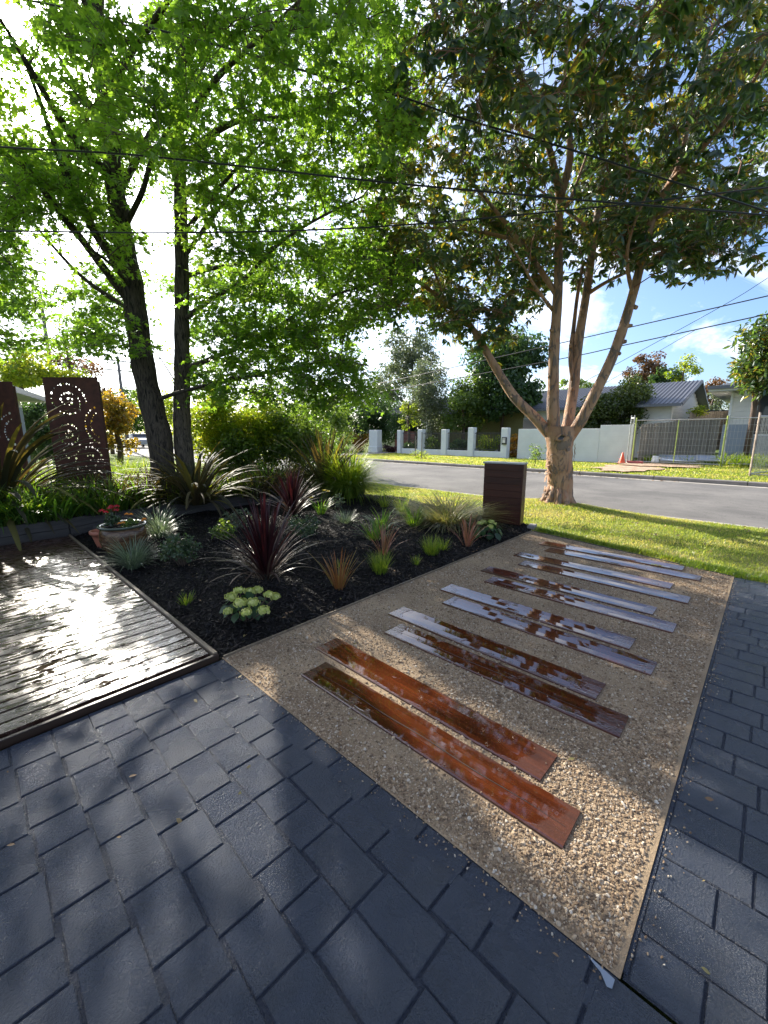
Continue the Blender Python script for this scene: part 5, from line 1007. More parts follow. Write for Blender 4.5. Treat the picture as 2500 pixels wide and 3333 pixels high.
sheet('driveway', [(22.1, 19.7), (30, 19.7), (30, 21.5), (22.1, 21.5)], 0.125, M_CONC)
lw = empty('long_wall', (XF, 7.6, ZG), 0, 'long pale grey painted brick wall with stepped top behind the tan tree', 'wall')
MB().bbox((0, 0, 0), (0.24, 4.22, 1.66), 0.008).build('lower_section', M_GREYW, lw, (0, 0.8, 0.83)); MB().bbox((0, 0, 0), (0.245, 1.40, 1.82), 0.008).build('raised_section', M_GREYW, lw, (0, -2.02, 0.91))
MB().box((0, 0, 0), (0.27, 0.10, 1.9)).build('end_post', M_PALING, lw, (0, -2.80, 0.95))
# paling fences beyond
def paling_fence(name, a, b, h, zg0, zg1, wd, label, bow=0.0):
    a, b = Vector((*a, 0)), Vector((*b, 0)); d = b-a; ang = math.atan2(d.y, d.x); root = empty(name, (a.x, a.y, zg0), ang, label, 'fence', 'weathered paling fences'); n = int(d.length/wd); ms = [MB().box((0, 0, 0), (wd-0.012, 0.016, h*k)).mesh('paling', M_PALING) for k in (0.985, 1.0, 1.01)]; r_ = random.Random(n)
    for i in range(n):
        zg = zg0+(zg1-zg0)*i/n; k = r_.randrange(3); link('paling', ms[k], root, ((i+.5)*wd, r_.uniform(-.006, .006), zg-zg0+h/2), (0, r_.uniform(-.01, .01), 0))
    for z in (0.35, h-0.35): MB().box((0, 0, 0), (d.length, 0.05, 0.08)).build('rail', M_PALING, root, (d.length/2, 0.04, z+(zg1-zg0)/2), 0)
paling_fence('paling_fence', (22.6, 4.62), (27.7, 2.15), 1.85, 0.10, 0.45, 0.115, 'weathered timber paling fence running back behind the wire construction fence')
paling_fence('paling_fence', (28.6, 3.6), (31.0, 1.9), 2.2, 0.45, 0.6, 0.15, 'taller weathered paling fence with creeper, farther back below the gable')
shrub('creeper', (29.2, 3.35, 2.2), 0.7, 0.9, 500, 0.12, M_YELL, 'light green creeper tumbling over the taller paling fence', 'creeper', 101)
# wire construction fence
def panel(name, a, b, z0, z1, label, mats=(M_GALV, M_GALV), mid=None, lean=0.0):
    a, b = Vector((*a, 0)), Vector((*b, 0)); d = b-a; L_ = d.length; root = empty(name, (a.x, a.y, z0), math.atan2(d.y, d.x), label, 'wire fence', 'wire construction fence panels'); h = z1-z0
    for i, x in enumerate([0, L_]): m = MB(); m.tube([(x, 0, -0.1), (x+lean, 0, h+0.12)], 0.027, 8); m.build('post', mats[i], root)
    for z in (0.06, h): m = MB(); m.tube([(0, 0, z), (L_, 0, z)], 0.022, 6); m.build('rail', M_GALV, root)
    if mid: m = MB(); m.tube([(mid, 0, 0.05), (mid, 0, h)], 0.022, 6); m.build('post', M_LIME, root)
    n = int(L_/0.11); wm = MB().box((0, 0, 0), (0.008, 0.008, h)).mesh('wire', M_GALV)
    for i in range(1, n): link('wire', wm, root, (i*L_/n, 0.0, h/2))
    hm = MB().box((0, 0, 0), (L_, 0.007, 0.008)).mesh('wire', M_GALV)
    for i in range(1, 7): link('wire', hm, root, (L_/2, 0.009, h*i/7))
panel('wire_fence_panel', (21.5, 4.62), (21.5, 1.45), 0.22, 2.10, 'wire mesh panel in front of the timber palings, lime green middle post', (M_LIME, M_LIME), 1.58)
panel('wire_fence_panel', (21.48, 4.82), (21.3, 4.66), 0.15, 2.2, 'narrow leaning steel frame end beside the orange cone', (M_GALV, M_GALV))
panel('wire_fence_panel', (21.5, 1.40), (21.5, -1.7), 0.28, 2.12, 'wire mesh panel in front of the white house window', (M_GALV, M_GALV))
pb = G(2440, 1551, 0.12)
panel('wire_fence_panel', (pb.x, pb.y), (pb.x-0.2, pb.y-3.0), 0.14, 2.06, 'rusty legged wire panel nearest the kerb at the right frame edge', (M_RUSTP, M_RUSTP))
panel('wire_fence_panel', (pb.x+0.3, pb.y+0.02), (21.4, pb.y-0.9), 0.14, 2.1, 'rusty legged wire panel joining the kerbside panel and house fence', (M_RUSTP, M_GALV))
fb = empty('fence_foot', (21.35, 4.45, 0.17), 0, 'faded red plastic foot block under the wire fence beside orange cone', 'fence foot'); MB().bbox((0, 0, 0), (0.22, 0.62, 0.13), 0.02).build('block', M_REDP, fb, (0, 0, 0.06)); MB().box((0, 0, 0), (0.08, 0.12, 0.02)).build('socket', M_IRON, fb, (0, 0.1, 0.13))
cn = empty('traffic_cone', (21.2, 4.95, 0.16), 0, 'bright orange traffic cone at the end of the pale grey wall', 'traffic cone')
MB().lathe([(0.145, 0.02), (0.135, 0.05), (0.03, 0.50), (0.02, 0.51), (0.001, 0.51)], 20).build('cone', M_ORANGE, cn, smooth=True); MB().bbox((0, 0, 0), (0.32, 0.32, 0.03), 0.008).build('base', M_ORANGE, cn, (0, 0, 0.015))
# site rubbish behind the wire
def sash(loc, rz, rx, w_, h_, label):
    r_ = empty('window_sash', loc, rz, label, 'window frame', 'old window sashes'); r_.rotation_euler = (rx, 0, rz)
    for s_ in (-1, 1): MB().box((0, 0, 0), (w_, 0.05, 0.04)).build('rail', M_GALV, r_, (0, s_*h_/2, 0)); MB().box((0, 0, 0), (0.05, h_-0.055, 0.04)).build('stile', M_GALV, r_, (s_*(w_/2-0.025), 0, 0))
    MB().box((0, 0, 0), (w_-0.1, h_-0.05, 0.01)).build('pane', M_BLUEG, r_)
sash((22.6, 2.95, 0.42), R(-75), R(14), 1.6, 0.9, 'grey framed sash lying on the ground behind the wire, left one')
sash((22.8, 1.75, 0.46), R(-82), R(14), 1.3, 0.8, 'grey framed sash lying right of the first one')
bk = empty('bucket', (22.0, 3.8, 0.22), 0, 'upturned white bucket behind the wire fence', 'bucket'); MB().lathe([(0.15, 0), (0.16, 0.02), (0.12, 0.30), (0.001, 0.30)], 16).build('body', M_WHITE, bk, smooth=True); mh = MB(); mh.tube([(0.155*math.cos(a), -0.02, 0.05+0.155*abs(math.sin(a))) for a in [i*math.pi/8 for i in range(9)]], 0.006, 5); mh.build('handle', M_IRON, bk)
bd = empty('leaning_board', (23.4, 1.2, 0.35), 0, 'blue grey sheet standing upright behind the wire in front of white house', 'board'); MB().box((0, 0, 0), (0.05, 1.0, 1.55)).build('sheet', M_BLUEG, bd, (0, 0, 0.78)); MB().box((0, 0, 0), (0.06, 0.05, 1.57)).build('edge_batten', M_PALING, bd, (0, -0.525, 0.78))
undergrowth('site_weeds', 21.2, 24, -2.5, 1.6, 2600, 0.5, 0.03, M_GRASS, 111, 0.25)
undergrowth('fence_weeds', 22.6, 24.4, 2.6, 4.3, 700, 0.4, 0.03, M_GRASS, 112, 0.2)
# houses
def gable_house():
    x0_, x1_, v0, v1 = 28.2, 40.0, 4.4, 27.0; ze, za = 3.2, 4.8; xm = (x0_+x1_)/2
    r_ = empty('gabled_house', (x0_, v0, 0.3), 0, 'white weatherboard house with ribbed blue grey metal roof and gable end behind fences', 'house')
    def W(x, y, z): return (x-x0_, y-v0, z-0.3)
    m = MB(); m.add([W(x0_, v1, 0), W(x0_, v0+.02, 0), W(x0_, v0+.02, ze), W(x0_, v1, ze), W(x1_, v1, 0), W(x1_, v0+.02, 0), W(x1_, v0+.02, ze), W(x1_, v1, ze), W(xm, v0+.02, za), W(xm, v1, za)], [(0, 1, 2, 3), (5, 4, 7, 6), (1, 5, 6, 8, 2), (4, 0, 3, 9, 7)]); m.build('wall', M_CREAM, r_)
    bh_ = 0.21
    for i in range(22):
        z = 0.4+i*bh_
        if z > za-0.1: break
        hw = (x1_-x0_)/2 if z+bh_ < ze else (x1_-x0_)/2*(za-z-bh_)/(za-ze)
        if hw < 0.2: continue
        MB().box((0, 0, 0), (2*hw, 0.03, bh_-0.012), 0, R(4)).build('weatherboard', M_CREAM, r_, W(xm, v0-0.005, z+bh_/2))
    ov = 0.55
    for s_, nm in ((-1, 'roof_left'), (1, 'roof_right')):
        xe = xm+s_*((x1_-x0_)/2+ov); zz_ = ze-(za-ze)*ov/((x1_-x0_)/2); m = MB(); t = 0.09
        a = [W(xe, v0-ov, zz_), W(xm, v0-ov, za), W(xm, v1+ov, za), W(xe, v1+ov, zz_)]; b = [(p[0], p[1], p[2]+t) for p in a]; f = [(0, 1, 2, 3), (7, 6, 5, 4), (0, 4, 5, 1), (1, 5, 6, 2), (2, 6, 7, 3), (3, 7, 4, 0)]; m.add(a+b, f); rf_ = m.build('roof', M_ROOFM, r_)
        if s_ < 0:
            sl_ = math.hypot(xe-xm, za-zz_); an = math.atan2(za-zz_, xm-xe); rb = MB().box((0, 0, 0), (sl_, 0.045, 0.045)).mesh('roof_rib', M_ROOFM)
            for i in range(110):
                y = v0-ov+0.05+i*0.21
                if y < v1: link('roof_rib', rb, rf_, (((xe+xm)/2)-x0_, y-v0, (zz_+za)/2-0.3+t+0.02), (0, -an, 0))
        m = MB(); m.add([W(xe, v0-ov-.03, zz_-.06), W(xm, v0-ov-.03, za-.06), W(xm, v0-ov-.03, za+.11), W(xe, v0-ov-.03, zz_+.11), W(xe, v0-ov-.001, zz_-.06), W(xm, v0-ov-.001, za-.06), W(xm, v0-ov-.001, za+.11), W(xe, v0-ov-.001, zz_+.11)], [(0, 1, 2, 3), (7, 6, 5, 4), (0, 4, 5, 1), (2, 6, 7, 3), (1, 5, 6, 2), (3, 7, 4, 0)]); m.build('barge_board', M_ROOFM, r_)
    MB().box((0, 0, 0), (0.12, v1-v0+1, 0.12)).build('gutter', M_GUT, r_, W(x0_-0.62, (v0+v1)/2, 3.05))
    MB().box((0, 0, 0), (0.05, 8, 2.6)).build('olive_wall', M_OLIVE, r_, W(x0_-0.05, 17, 1.7))
    for v in (9.5, 12.5): fr = MB().box((0, 0, 0), (0.08, 1.2, 1.3)).build('window', M_WHITE, r_, W(x0_-0.03, v, 1.9)); MB().box((0, 0, 0), (0.04, 1.05, 1.15)).build('pane', M_GLASS, fr, (-0.035, 0, 0))
    an = MB(); an.tube([(0, 0, 0), (0, 0, 1.1)], 0.02, 5); 
    for k_ in range(5): an.tube([(-.4, -.5+k_*.25, 1.05), (.4, -.5+k_*.25, 1.05)], 0.012, 4)
    an.tube([(0, -.6, 1.05), (0, .6, 1.05)], .015, 4); an.build('aerial', M_GALV, r_, W(xm, 8, za))
gable_house()
def white_house():
    x0_, v1 = 28.0, 1.86; r_ = empty('white_house', (x0_, v1, 0.3), 0, 'white house with grey render base and wide window, partly hidden behind glossy tree', 'house')
    MB().box((0, 0, 0), (10, 11, 3.3)).build('wall', M_CREAM, r_, (5.05, -5.5, 1.65)); MB().box((0, 0, 0), (0.16, 11.1, 1.12)).build('plinth', M_PLINTH, r_, (-0.08, -5.5, 0.56))
    for i in range(9): MB().box((0, 0, 0), (0.03, 0.86, 0.22), 0, 0, R(-4)).build('weatherboard', M_CREAM, r_, (-0.01, -0.47, 1.26+i*0.235))
    for y in (-0.02, -0.92): MB().box((0, 0, 0), (0.06, 0.10, 2.2)).build('corner_board', M_WHITE, r_, (-0.04, y, 2.2))
    fr = MB().box((0, 0, 0), (0.10, 3.4, 2.25)).build('window', M_WHITE, r_, (-0.06, -2.70, 2.20))
    for y in (-1.13, 0, 1.13): MB().box((0, 0, 0), (0.03, 1.0, 2.05)).build('pane', M_GLASS, fr, (-0.045, y, 0))
    MB().box((0, 0, 0), (11.6, 12.8, 0.16)).build('eave', M_WHITE, r_, (4.9, -5.5, 3.40)); MB().box((0, 0, 0), (0.14, 12.9, 0.16)).build('gutter', M_GUT, r_, (-0.95, -5.5, 3.50))
    m = MB(); m.add([(-.9, .95, 3.5), (10.7, .95, 3.5), (10.7, -11.9, 3.5), (-.9, -11.9, 3.5), (4.9, -4.0, 5.2), (4.9, -7.5, 5.2)], [(0, 1, 4), (1, 2, 5, 4), (2, 3, 5), (3, 0, 4, 5)]); m.build('roof', M_ROOFD, r_)
white_house()
# carport roof between the houses
cp0 = empty('carport', (30.5, 2.4, 0.4), 0, 'flat dark carport roof between gable and white house', 'carport'); MB().box((0, 0, 0), (4.0, 2.0, 0.22)).build('roof', M_ROOFD, cp0, (3, 0, 2.35))
for y in (-0.9, 0.9): MB().box((0, 0, 0), (0.1, 0.1, 2.3)).build('post', M_GUT, cp0, (1.2, y, 1.15))
# left neighbour house
A_, B_ = P(45, 1265, 11.2), P(140, 1296, 14.3); dd = (A_-B_); dd.z = 0; an_ = math.atan2(dd.y, dd.x)
lh = empty('left_house', (B_.x, B_.y, 0.15), an_, 'pale cottage with grey gutter and white window frames seen between the two rusted screens', 'house')
yin = 1.0 if Vector((-math.sin(an_), math.cos(an_), 0)).dot(e1) < 0 else -1.0
MB().box((0, 0, 0), (8, 6, 2.5)).build('wall', M_CREAM, lh, (0.55+4, yin*(0.5+3), 1.25))
MB().box((0, 0, 0), (9.4, 0.13, 0.15)).build('gutter', M_GUT, lh, (4.4, -yin*0.05, 2.5)); MB().box((0, 0, 0), (0.13, 7.0, 0.15)).build('gutter', M_GUT, lh, (-0.3, yin*3.4, 2.5)); MB().box((0, 0, 0), (9.3, 7, 0.06)).build('eave', M_WHITE, lh, (4.4, yin*3.4, 2.45))
m = MB(); m.add([(-.3, -yin*.05, 2.55), (9, -yin*.05, 2.55), (9, yin*7, 2.55), (-.3, yin*7, 2.55), (3, yin*3.4, 4.0), (6, yin*3.4, 4.0)], [(0, 1, 5, 4), (1, 2, 5), (2, 3, 4, 5), (3, 0, 4)]); m.build('roof', M_ROOFD, lh)
for x in (1.25, 3.2): fr = MB().box((0, 0, 0), (1.5, 0.08, 2.1)).build('window', M_WHITE, lh, (x+0.25, yin*0.48, 1.2)); [MB().box((0, 0, 0), (0.62, 0.03, 0.95)).build('pane', M_BLUEG, fr, (dx, -yin*0.04, dz)) for dx in (-.36, .36) for dz in (-.5, .5)]
# power poles, wires, car
def pole(loc, h, r_, label, arms=True):
    p = empty('power_pole', loc, 0, label, 'power pole', 'timber power poles'); m = MB(); m.tube([(0, 0, -.2), (0, 0, h*.5), (0, 0, h)], [r_*1.15, r_, r_*.8], 10); m.build('shaft', M_POLE, p, smooth=True)
    if arms:
        for z in (h-0.4, h-1.2): MB().box((0, 0, 0), (2.2, 0.1, 0.1)).build('crossarm', M_POLE, p, (0, 0, z))
        for x in (-1, -.4, .4, 1): MB().lathe([(.03, 0), (.05, .05), (.03, .12), (.001, .13)], 8).build('insulator', M_WHITE, p, (x, 0, h-0.34))
q_ = P(418, 1460, 38); pole((q_.x, q_.y, 0), 8.2, 0.14, 'distant power pole beside the road, seen left of the leaning trunk')
q_ = P(196, 1400, 30); pole((q_.x, q_.y, 0), 11, 0.13, 'tall pole rising behind the dotted screen into the leaves', False)
def wire(label, pts, r_=0.011, sag=0.0):
    pts = smooth_path(pts, 5); m = MB(); o0 = pts[0]; m.tube([p-o0 for p in pts], r_, 5); o = m.build('overhead_wire', M_WIRE, None, o0); tag(o, label, 'wire', 'overhead wires')
wire('thick black cable running from top left down across both crowns', [P(-400, -90, 6.0), P(149, 12, 6.0), P(392, 67, 6.0), P(784, 168, 6.0), P(1058, 251, 6.0), P(1300, 313, 6.0), P(1513, 388, 6.0), P(1827, 478, 6.0), P(2180, 588, 6.0), P(2500, 690, 6.0), P(2900, 830, 6.0)], 0.012)
wire('black cable passing just under the sun and across the crowns', [P(-400, 440, 5.6), P(0, 478, 5.6), P(392, 501, 5.6), P(784, 541, 5.6), P(1200, 588, 5.6), P(1827, 646, 5.6), P(2500, 701, 5.6), P(2900, 740, 5.6)], 0.011)
wire('black cable crossing low, rising slightly through the right crown', [P(-400, 760, 5.8), P(0, 752, 5.8), P(588, 758, 5.8), P(1200, 740, 5.8), P(1874, 682, 5.8), P(2500, 610, 5.8), P(2900, 560, 5.8)], 0.010)
for lab, ps in [('upper street wire sloping down from right sky behind the stems', [(1100, 1275), (1306, 1233), (1753, 1133), (2021, 1072), (2500, 963), (2900, 870)]), ('lower street wire sloping down from right sky behind the stems', [(1100, 1303), (1213, 1281), (1785, 1176), (2030, 1124), (2500, 1022), (2900, 935)])]:
    wire(lab, [PU(x, y, 17.0) for x, y in ps], 0.018)
wire('thin wire rising steeply to the right edge of the sky', [P(1880, 1255, 24), P(2003, 1187, 24), P(2356, 993, 22), P(2500, 904, 21), P(2800, 710, 19)], 0.014)
wire('thin wire climbing from the copper tree to meet the street wire', [P(1930, 1270, 28), P(2039, 1207, 27), P(2150, 1140, 26), P(2261, 1076, 25)], 0.014)
def car():
    q_ = P(450, 1448, 44); yaw = math.atan2(-q_.y, -q_.x)+0.25; c = empty('parked_car', (q_.x, q_.y, 0.0), yaw, 'pale grey car parked far down the road left of the leaning trunk', 'car')
    prof = [(-2.1, .35), (-2.15, .75), (-1.9, .95), (-1.2, 1.02), (-.6, 1.42), (.7, 1.45), (1.35, 1.0), (2.0, .9), (2.15, .7), (2.15, .35)]
    m = MB(); n = len(prof); vs = []
    for y, k_ in ((-.85, 1), (-.80, 1), (.80, 1), (.85, 1)): vs += [(x, y*(0.88 if z > 1.1 else 1), z*(0.985 if abs(y) > .82 else 1)) for x, z in prof]
    m.add(vs, [(i+j*n, (i+1) % n+j*n, (i+1) % n+(j+1)*n, i+(j+1)*n) for j in range(3) for i in range(n)]+[tuple(range(n)), tuple(reversed(range(3*n, 4*n)))]); m.build('body', M_GALV, c, smooth=False)
    MB().box((0, 0, 0), (.05, 1.35, .42), 0, 0, R(-38)).build('windscreen', M_GLASS, c, (1.06, 0, 1.24))
    for y in (-.82, .82): MB().box((0, 0, 0), (1.5, .03, .3)).build('side_window', M_GLASS, c, (0.05, y*.93, 1.2)); 
    for y in (-.6, .6): MB().lathe([(.001, 0), (.1, 0), (.11, .04), (.001, .05)], 12).build('headlight', M_WHITE, c, (2.14, y, .68)).rotation_euler = (0, R(90), 0)
    for x in (-1.35, 1.35):
        for y in (-.8, .8): m = MB(); m.lathe([(.001, -.1), (.2, -.1), (.32, -.09), (.32, .09), (.2, .1), (.001, .1)], 18); m.build('wheel', M_IRON, c, (x, y, .32)).rotation_euler = (R(90), 0, 0)
car()
# ================================================================== BACKGROUND TREES
def ptree(name, px_, py_, d, rx, ry, rz, nl, mat, label, seed, size=.2, per=130, lr=.7, bark=M_TWIG, cat='tree', group=None, zt=0.0, tr=.14, up=.4, flat=.75, shape=None):
    c = P(px_, py_, d); base = (c.x, c.y, zt); top = [(c.x+.1, c.y, zt+(c.z-zt)*.5), (c.x, c.y+.1, c.z), (c.x, c.y, c.z+rz*.5)]
    return tree(name, base, top, [(tuple(c), (rx, ry, rz), nl)], mat, bark, label, cat, group, tr, size, per, seed, lr, shape, up, flat)
ptree('feathery_tree', 1640, 1225, 30, 3.2, 3.2, 4.6, 80, M_GREEN2, 'large dark blue green feathery tree behind the white fence', 201, .26, 220, 1.0)
ptree('street_tree', 1510, 1320, 29.5, 2.2, 1.8, 2.7, 46, M_GREEN1, 'bright mid green leafy tree between birch and the dark feathery tree', 202, .18, 170, .7)
ptree('birch_tree', 1390, 1290, 31.5, 2.6, 2.0, 3.3, 76, M_GREYG, 'pale green birch with hanging sprays behind the iron palings', 203, .15, 150, .6, M_WHITE, 'tree', None, 0, .10, .2, 1.4)
ptree('gum_tree', 1345, 1175, 40, 4.2, 3.2, 3.9, 60, M_GREYG, 'grey green open gum crown rising behind the birch', 204, .24, 120, .9)
ptree('dark_tree', 1225, 1370, 36, 2.4, 2.2, 2.8, 50, M_GREEN2, 'dark tree behind the lone white gate pier', 205, .2, 150, .8)
ptree('dark_tree', 1320, 1395, 34, 2.4, 1.6, 1.5, 34, M_GREEN2, 'low dark tree above the red brick wall', 206, .2, 150, .7)
ptree('weeping_shrub', 1330, 1350, 30.5, 0.9, .8, 1.4, 10, M_YELL, 'light green weeping branches beside the first fence bays', 207, .13, 120, .4)
ptree('backyard_tree', 1110, 1360, 34, 3.6, 3.0, 3.2, 50, M_GREEN2, 'dull green tree beyond the road seen behind the flax', 208, .22, 140, .9)
ptree('backyard_tree', 980, 1340, 40, 4.0, 3.0, 3.6, 44, M_GREYG, 'greyish tree beyond the bright shrubs under the low boughs', 209, .24, 130, .9)
ptree('golden_conifer', 1950, 1365, 25.2, 1.8, 1.3, 1.9, 44, M_CONIF, 'olive green bushy tree directly behind the grey wall, left half', 210, .16, 170, .6)
ptree('golden_conifer', 2060, 1335, 25.4, 2.2, 1.4, 2.35, 64, M_CONIF, 'taller olive green bushy tree behind the stepped end of wall', 211, .16, 180, .6)
ptree('copper_tree', 2100, 1205, 46, 2.5, 2.4, 2.6, 20, M_COPPER, 'copper red crown standing above the olive green tree', 212, .26, 150, .8)
ptree('dark_tree', 2168, 1235, 44, 1.7, 1.7, 1.9, 14, M_GREEN2, 'dark rounded tree between copper crown and ribbed roof', 213, .24, 150, .8)
ptree('pale_tree', 2228, 1215, 42, 2.0, 1.8, 1.9, 12, M_YELL, 'thin pale green tree above the gable ridge', 214, .24, 80, .7)
ptree('pale_tree', 1890, 1270, 44, 4.4, 3, 1.5, 22, M_GREEN1, 'light green treetops between the three tan stems', 215, .25, 130, .8)
ptree('copper_tree', 2310, 1275, 46, 2.9, 2.4, 1.6, 16, M_COPPER, 'low copper brown crown between gable and right house', 216, .26, 140, .8)
ptree('olive_tree', 2320, 1320, 37, 2.2, 2.0, 1.6, 14, M_GREYG, 'olive grey bush above the taller paling fence', 217, .2, 140, .7)
ptree('magnolia_tree', 2485, 1150, 17.5, 1.6, 1.5, 1.9, 60, M_LAUREL, 'glossy broadleaf tree cut off by the right frame edge', 218, .24, 80, .5, M_TWIG, 'tree', None, .1, .13, .4, .8, laurel_leaf(.34, .2))
ptree('neighbour_tree', 60, 1215, 21, 3.4, 2.4, 1.4, 40, M_YELL, 'yellow green tree over the left cottage roof', 219, .2, 130, .7)
ptree('copper_tree', 225, 1180, 24, 1.9, 1.8, 1.3, 14, M_COPPER, 'orange brown small leaved tree above the dotted screen', 220, .16, 90, .6)
ptree('orange_tree', 375, 1385, 18, 1.25, 1.0, 1.5, 40, M_GOLD, 'golden orange foliage tree right of the dotted screen', 221, .13, 150, .45)
ptree('dark_tree', 345, 1300, 30, 1.6, 1.6, 1.6, 12, M_COPPER, 'dull bronze tree above the golden orange one', 222, .18, 130, .6)
ptree('dark_hedge_tree', 122, 1390, 15.5, 1.0, 1.1, 1.7, 44, M_GREEN2, 'dark green ivy covered mass beside the left cottage wall', 223, .11, 220, .5, M_TWIG, 'hedge')
ptree('road_tree', 470, 1340, 62, 4.5, 4, 4.0, 22, M_GREEN1, 'hazy green tree far down the road left of the trunks', 224, .4, 130, 1.3)
ptree('road_tree', 420, 1310, 80, 5, 4, 4.5, 18, M_GREEN2, 'dark far tree against bright sky at the end of the road', 225, .45, 120, 1.5)
ptree('road_tree', 560, 1350, 50, 3.8, 3.5, 3.4, 22, M_YELL, 'light far tree showing between the two trunks', 226, .35, 120, 1.2)
ptree('yellow_bush', 1595, 1445, 26.2, 1.1, .7, 1.0, 18, M_YELL, 'bright yellow green bush behind the last iron palings', 227, .13, 120, .4, M_TWIG, 'bush', None, .1, .05)
ptree('yard_bush', 1500, 1458, 27.6, 1.3, .7, .85, 16, M_GREEN2, 'dark strappy bush behind the fourth fence bay', 228, .14, 120, .4, M_TWIG, 'bush', 'bushes behind the iron palings', .1, .05)
ptree('yard_bush', 1410, 1458, 29.0, 1.3, .7, .9, 16, M_GREEN1, 'green bush behind the middle iron palings', 229, .14, 120, .4, M_TWIG, 'bush', 'bushes behind the iron palings', .1, .05)
ptree('yard_bush', 1335, 1456, 30.6, 1.1, .6, .9, 14, M_GREEN2, 'dark bush behind the first iron palings by the brick wall', 230, .14, 120, .4, M_TWIG, 'bush', 'bushes behind the iron palings', .1, .05)
ptree('yard_bush', 1675, 1455, 25.2, .5, .6, .9, 12, M_AUTUMN, 'yellowish bush in the gap between end pier and grey wall', 231, .13, 110, .4, M_TWIG, 'bush', None, .1, .05)
ptree('purple_bush', 1268, 1462, 30.6, .8, .5, .5, 8, M_CORD, 'dark purple bush at the foot of the red brick wall', 232, .11, 130, .3, M_TWIG, 'bush', None, .1, .04)
ptree('driveway_bush', 1170, 1440, 33.0, 1.6, 1.0, .8, 10, M_AUTUMN, 'pale brown and green bushes left of the lone gate pier', 233, .15, 130, .5, M_TWIG, 'bush', None, .1, .05)
ptree('young_street_tree', 1742, 1478, 17.9, .42, .42, .55, 16, M_GREEN1, 'sapling with reddish tips on the far verge, left of tan trunk', 234, .075, 26, .22, M_TWIG, 'sapling', None, .1, .018)
ptree('rose_bush', 1362, 1482, 23.6, .70, .6, .40, 12, M_YELL, 'small pink flowered bush on the far verge beside a stake', 235, .07, 45, .2, M_TWIG, 'bush', None, .1, .015)
st_ = P(1372, 1500, 23.4)
m = MB(); m.tube([(0, 0, 0), (0, 0, 1.5)], .028, 6); o = m.build('garden_stake', M_PALING, None, (st_.x, st_.y, .1)); tag(o, 'thin dark stake beside the pink flowered bush on far verge', 'stake')
m = MB(); m.tube([(0, 0, 0), (0, 0, 1.25)], .035, 6); st_ = P(1352, 1490, 24.6); o = m.build('garden_stake', M_PALING, None, (st_.x, st_.y, .1)); tag(o, 'pale stake just behind the pink flowered bush', 'stake')
# bright shrubs at the back of the garden
ptree('bright_shrub', 705, 1400, 11.0, 1.2, 1.0, 1.15, 60, M_YELL, 'bright yellow green shrub right behind the straight trunk', 241, .085, 170, .42, M_TWIG, 'shrub', 'backlit garden shrubs', .2, .05)
ptree('bright_shrub', 850, 1400, 11.4, 1.2, 1.0, 1.25, 64, M_YELL, 'bright shrub in the middle of the backlit row', 242, .085, 170, .42, M_TWIG, 'shrub', 'backlit garden shrubs', .2, .05)
ptree('bright_shrub', 975, 1420, 11.2, 1.0, .9, 1.1, 48, M_GREEN1, 'mid green shrub at the right end of the backlit row', 243, .085, 170, .42, M_TWIG, 'shrub', 'backlit garden shrubs', .2, .05)
ptree('bright_shrub', 790, 1490, 10.6, 1.5, .8, .6, 40, M_GREEN1, 'low shadowed shrub mass in front of the backlit row', 244, .085, 170, .4, M_TWIG, 'shrub', 'backlit garden shrubs', .2, .04)
ptree('road_side_tree', 1050, 1400, 15, 1.5, 1.2, 1.5, 40, M_GREEN1, 'loose green bush with reddish stems behind the upright flax', 245, .11, 130, .5, M_TWIGR, 'bush', None, .1, .06)
# far treeline closing the horizon
def treeline(name, x0_, x1_, d, h, mat, seed, size=.55, n=40):
    r = np.random.default_rng(seed); C_, F_, S_, R_ = [], [], [], []
    for i in range(n):
        c = P(r.uniform(x0_, x1_), 1400, d*r.uniform(.9, 1.15)); hh_ = h*r.uniform(.55, 1.15); m = 150; u = unit(m, r)*(r.random((m, 1))**.4); S_.append(size*r.uniform(.6, 1.3, m)); C_.append(np.array([c.x, c.y, hh_*.5])+u*np.array([h*.45, h*.45, hh_*.52])); F_.append(frames(unit(m, r)+u+np.array([0, 0, .4]), unit(m, r))); R_.append(np.clip(r.normal(r.uniform(.3, .6), .2, m), 0, 1))
    tv, tf = diamond(); V, fs, rn = scatter(tv, tf, np.concatenate(C_), np.concatenate(F_), np.concatenate(S_), np.concatenate(R_)); o = link(name, npmesh(name, V, fs, mat, rn)); o['kind'] = 'stuff'
treeline('far_treeline', -900, 1500, 85, 9.5, M_GREEN2, 301)
treeline('far_woods', 1400, 3600, 95, 6.5, M_GREEN1, 302, .6, 44)
treeline('garden_trees', -1500, 330, 34, 4.2, M_GREEN1, 303, .3, 26)
treeline('side_trees', 560, 1150, 46, 5.5, M_GREEN1, 304, .4, 16)

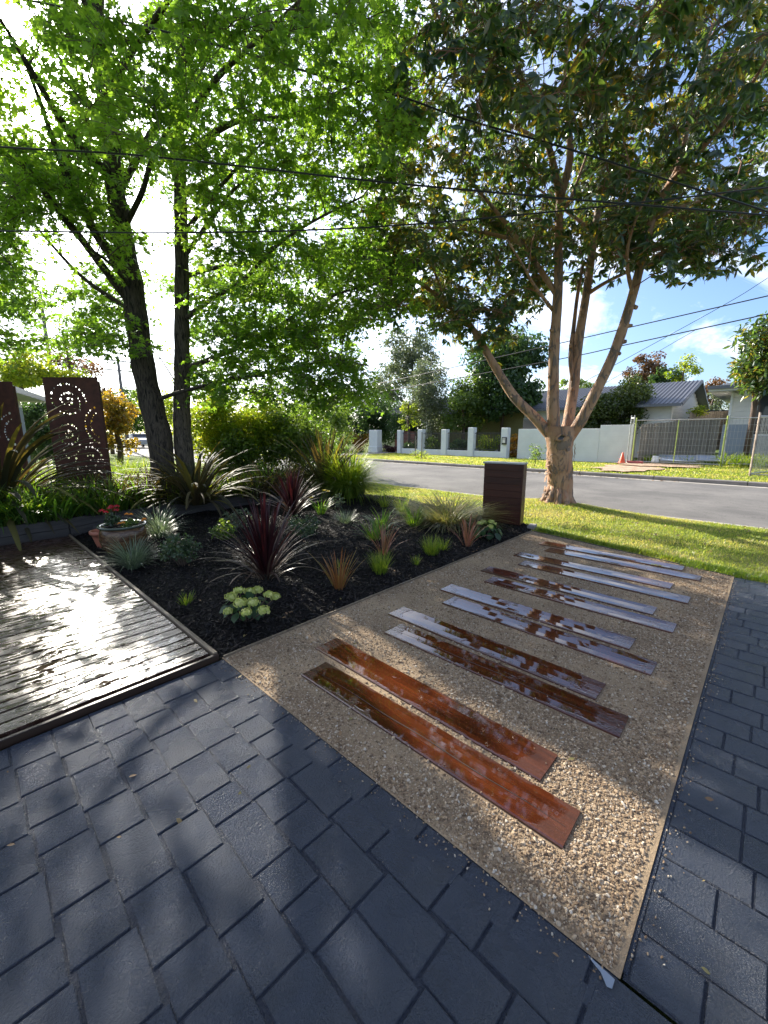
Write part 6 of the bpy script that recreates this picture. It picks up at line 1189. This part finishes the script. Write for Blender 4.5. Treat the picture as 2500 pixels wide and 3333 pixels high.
# ================================================================== LITTER
rl_ = np.random.default_rng(77)
def litter(name, poly, n, z, size, mat, seed, dens=None):
    q = sample_poly(n, poly, rl_, dens); m = len(q); zz_ = z(q[:, 0], q[:, 1]) if callable(z) else np.full(m, z); tv, tf = laurel_leaf(0.45, 0.25)
    nrm = rl_.normal(0, 0.28, (m, 3))+np.array([0, 0, 1.0]); tip = rl_.normal(0, 1, (m, 3)); V, fs, rn = scatter(tv, tf, np.column_stack([q, zz_+0.006]), frames(nrm, tip), size*rl_.uniform(.5, 1.3, m), rl_.random(m)); o = link(name, npmesh(name, V, fs, mat, rn)); o['kind'] = 'stuff'
M_LITTER = leafmat('dry_litter', [(0.16, 0.09, 0.045), (0.26, 0.16, 0.08), (0.20, 0.18, 0.06)], (1.4, 1.2, 0.8), 0.2, 0.6)
litter('leaf_litter', [(-1.5, -1.0), (1.1, 0.0), (5.7, -1.2), (5.7, 2.6), (1.1, 2.6), (-1.5, 2.6)], 90, 0.002, 0.028, M_LITTER, 1)
litter('mulch_litter', BED, 420, bed_h, 0.035, M_LITTER, 2)
litter('lawn_litter', [(6.4, -2.5), (9.0, -2.5), (9.0, 7), (7.2, 7), (6.8, 3)], 500, lambda x, y: lawn_h(x, y)+0.02, 0.06, M_LITTER, 3)
litter('gutter_litter', [(15.9, 2), (16.30, 2), (16.30, 18), (15.9, 18)], 260, -0.012, 0.09, M_LITTER, 4)
q = np.concatenate([np.column_stack([1.12-rl_.exponential(0.035, 260), rl_.uniform(0.15, 2.55, 260)]), np.column_stack([rl_.uniform(1.15, 5.6, 330), 0.11-rl_.exponential(0.03, 330)])]); n = len(q); s = rl_.uniform(0.0015, 0.0045, n)
gn_scatter('spilled_grit', np.column_stack([q, s*0.5+0.002]), np.stack([s, s*.8, s*.6], 1), rl_.uniform(-3, 3, (n, 3)), M_STONE)
q = np.column_stack([rl_.uniform(1.15, 5.7, 500), rl_.uniform(0.3, 2.5, 500)])
pk = []
for i, u0 in enumerate(us):
    v0, v1 = (0.38, 2.03) if i % 2 == 0 else (0.565, 2.235)
    for _ in range(26):
        e_ = rl_.random() < .6; pk.append((u0+(rl_.choice([0.004, 0.204])+rl_.normal(0, .006) if e_ else rl_.uniform(0, .208)), rl_.uniform(v0, v1)))
q = np.array(pk); n = len(q); s = rl_.uniform(0.0015, 0.004, n)
gn_scatter('grit_on_planks', np.column_stack([q, np.full(n, 0.0145)]), np.stack([s, s*.8, s*.6], 1), rl_.uniform(-3, 3, (n, 3)), M_STONE)
undergrowth('bed_edge_grass', 3.2, 6.4, 7.9, 8.9, 2600, 0.5, 0.012, M_GRASS, 96)
ptree('gum_tree', 1270, 1275, 44, 3.4, 3.0, 3.6, 40, M_GREYG, 'grey green gum left of the birch, low over the gate pier', 251, .26, 120, 1.0)

# darker strappy mass spilling over the retaining edge
undergrowth('edge_undergrowth', -3.6, 1.2, 7.62, 7.95, 1800, 0.62, 0.024, M_STRAP, 98, 0.28, 60, 140, 6)
undergrowth('dark_strappy_growth', 1.6, 3.2, 7.95, 8.7, 700, 0.75, 0.03, M_FLAX, 99, 0.27, 50, 130, 6)
undergrowth('dark_strappy_mass', 4.2, 6.6, 7.5, 8.6, 1300, 0.75, 0.028, M_FLAX, 100, 0.22, 50, 130, 6)
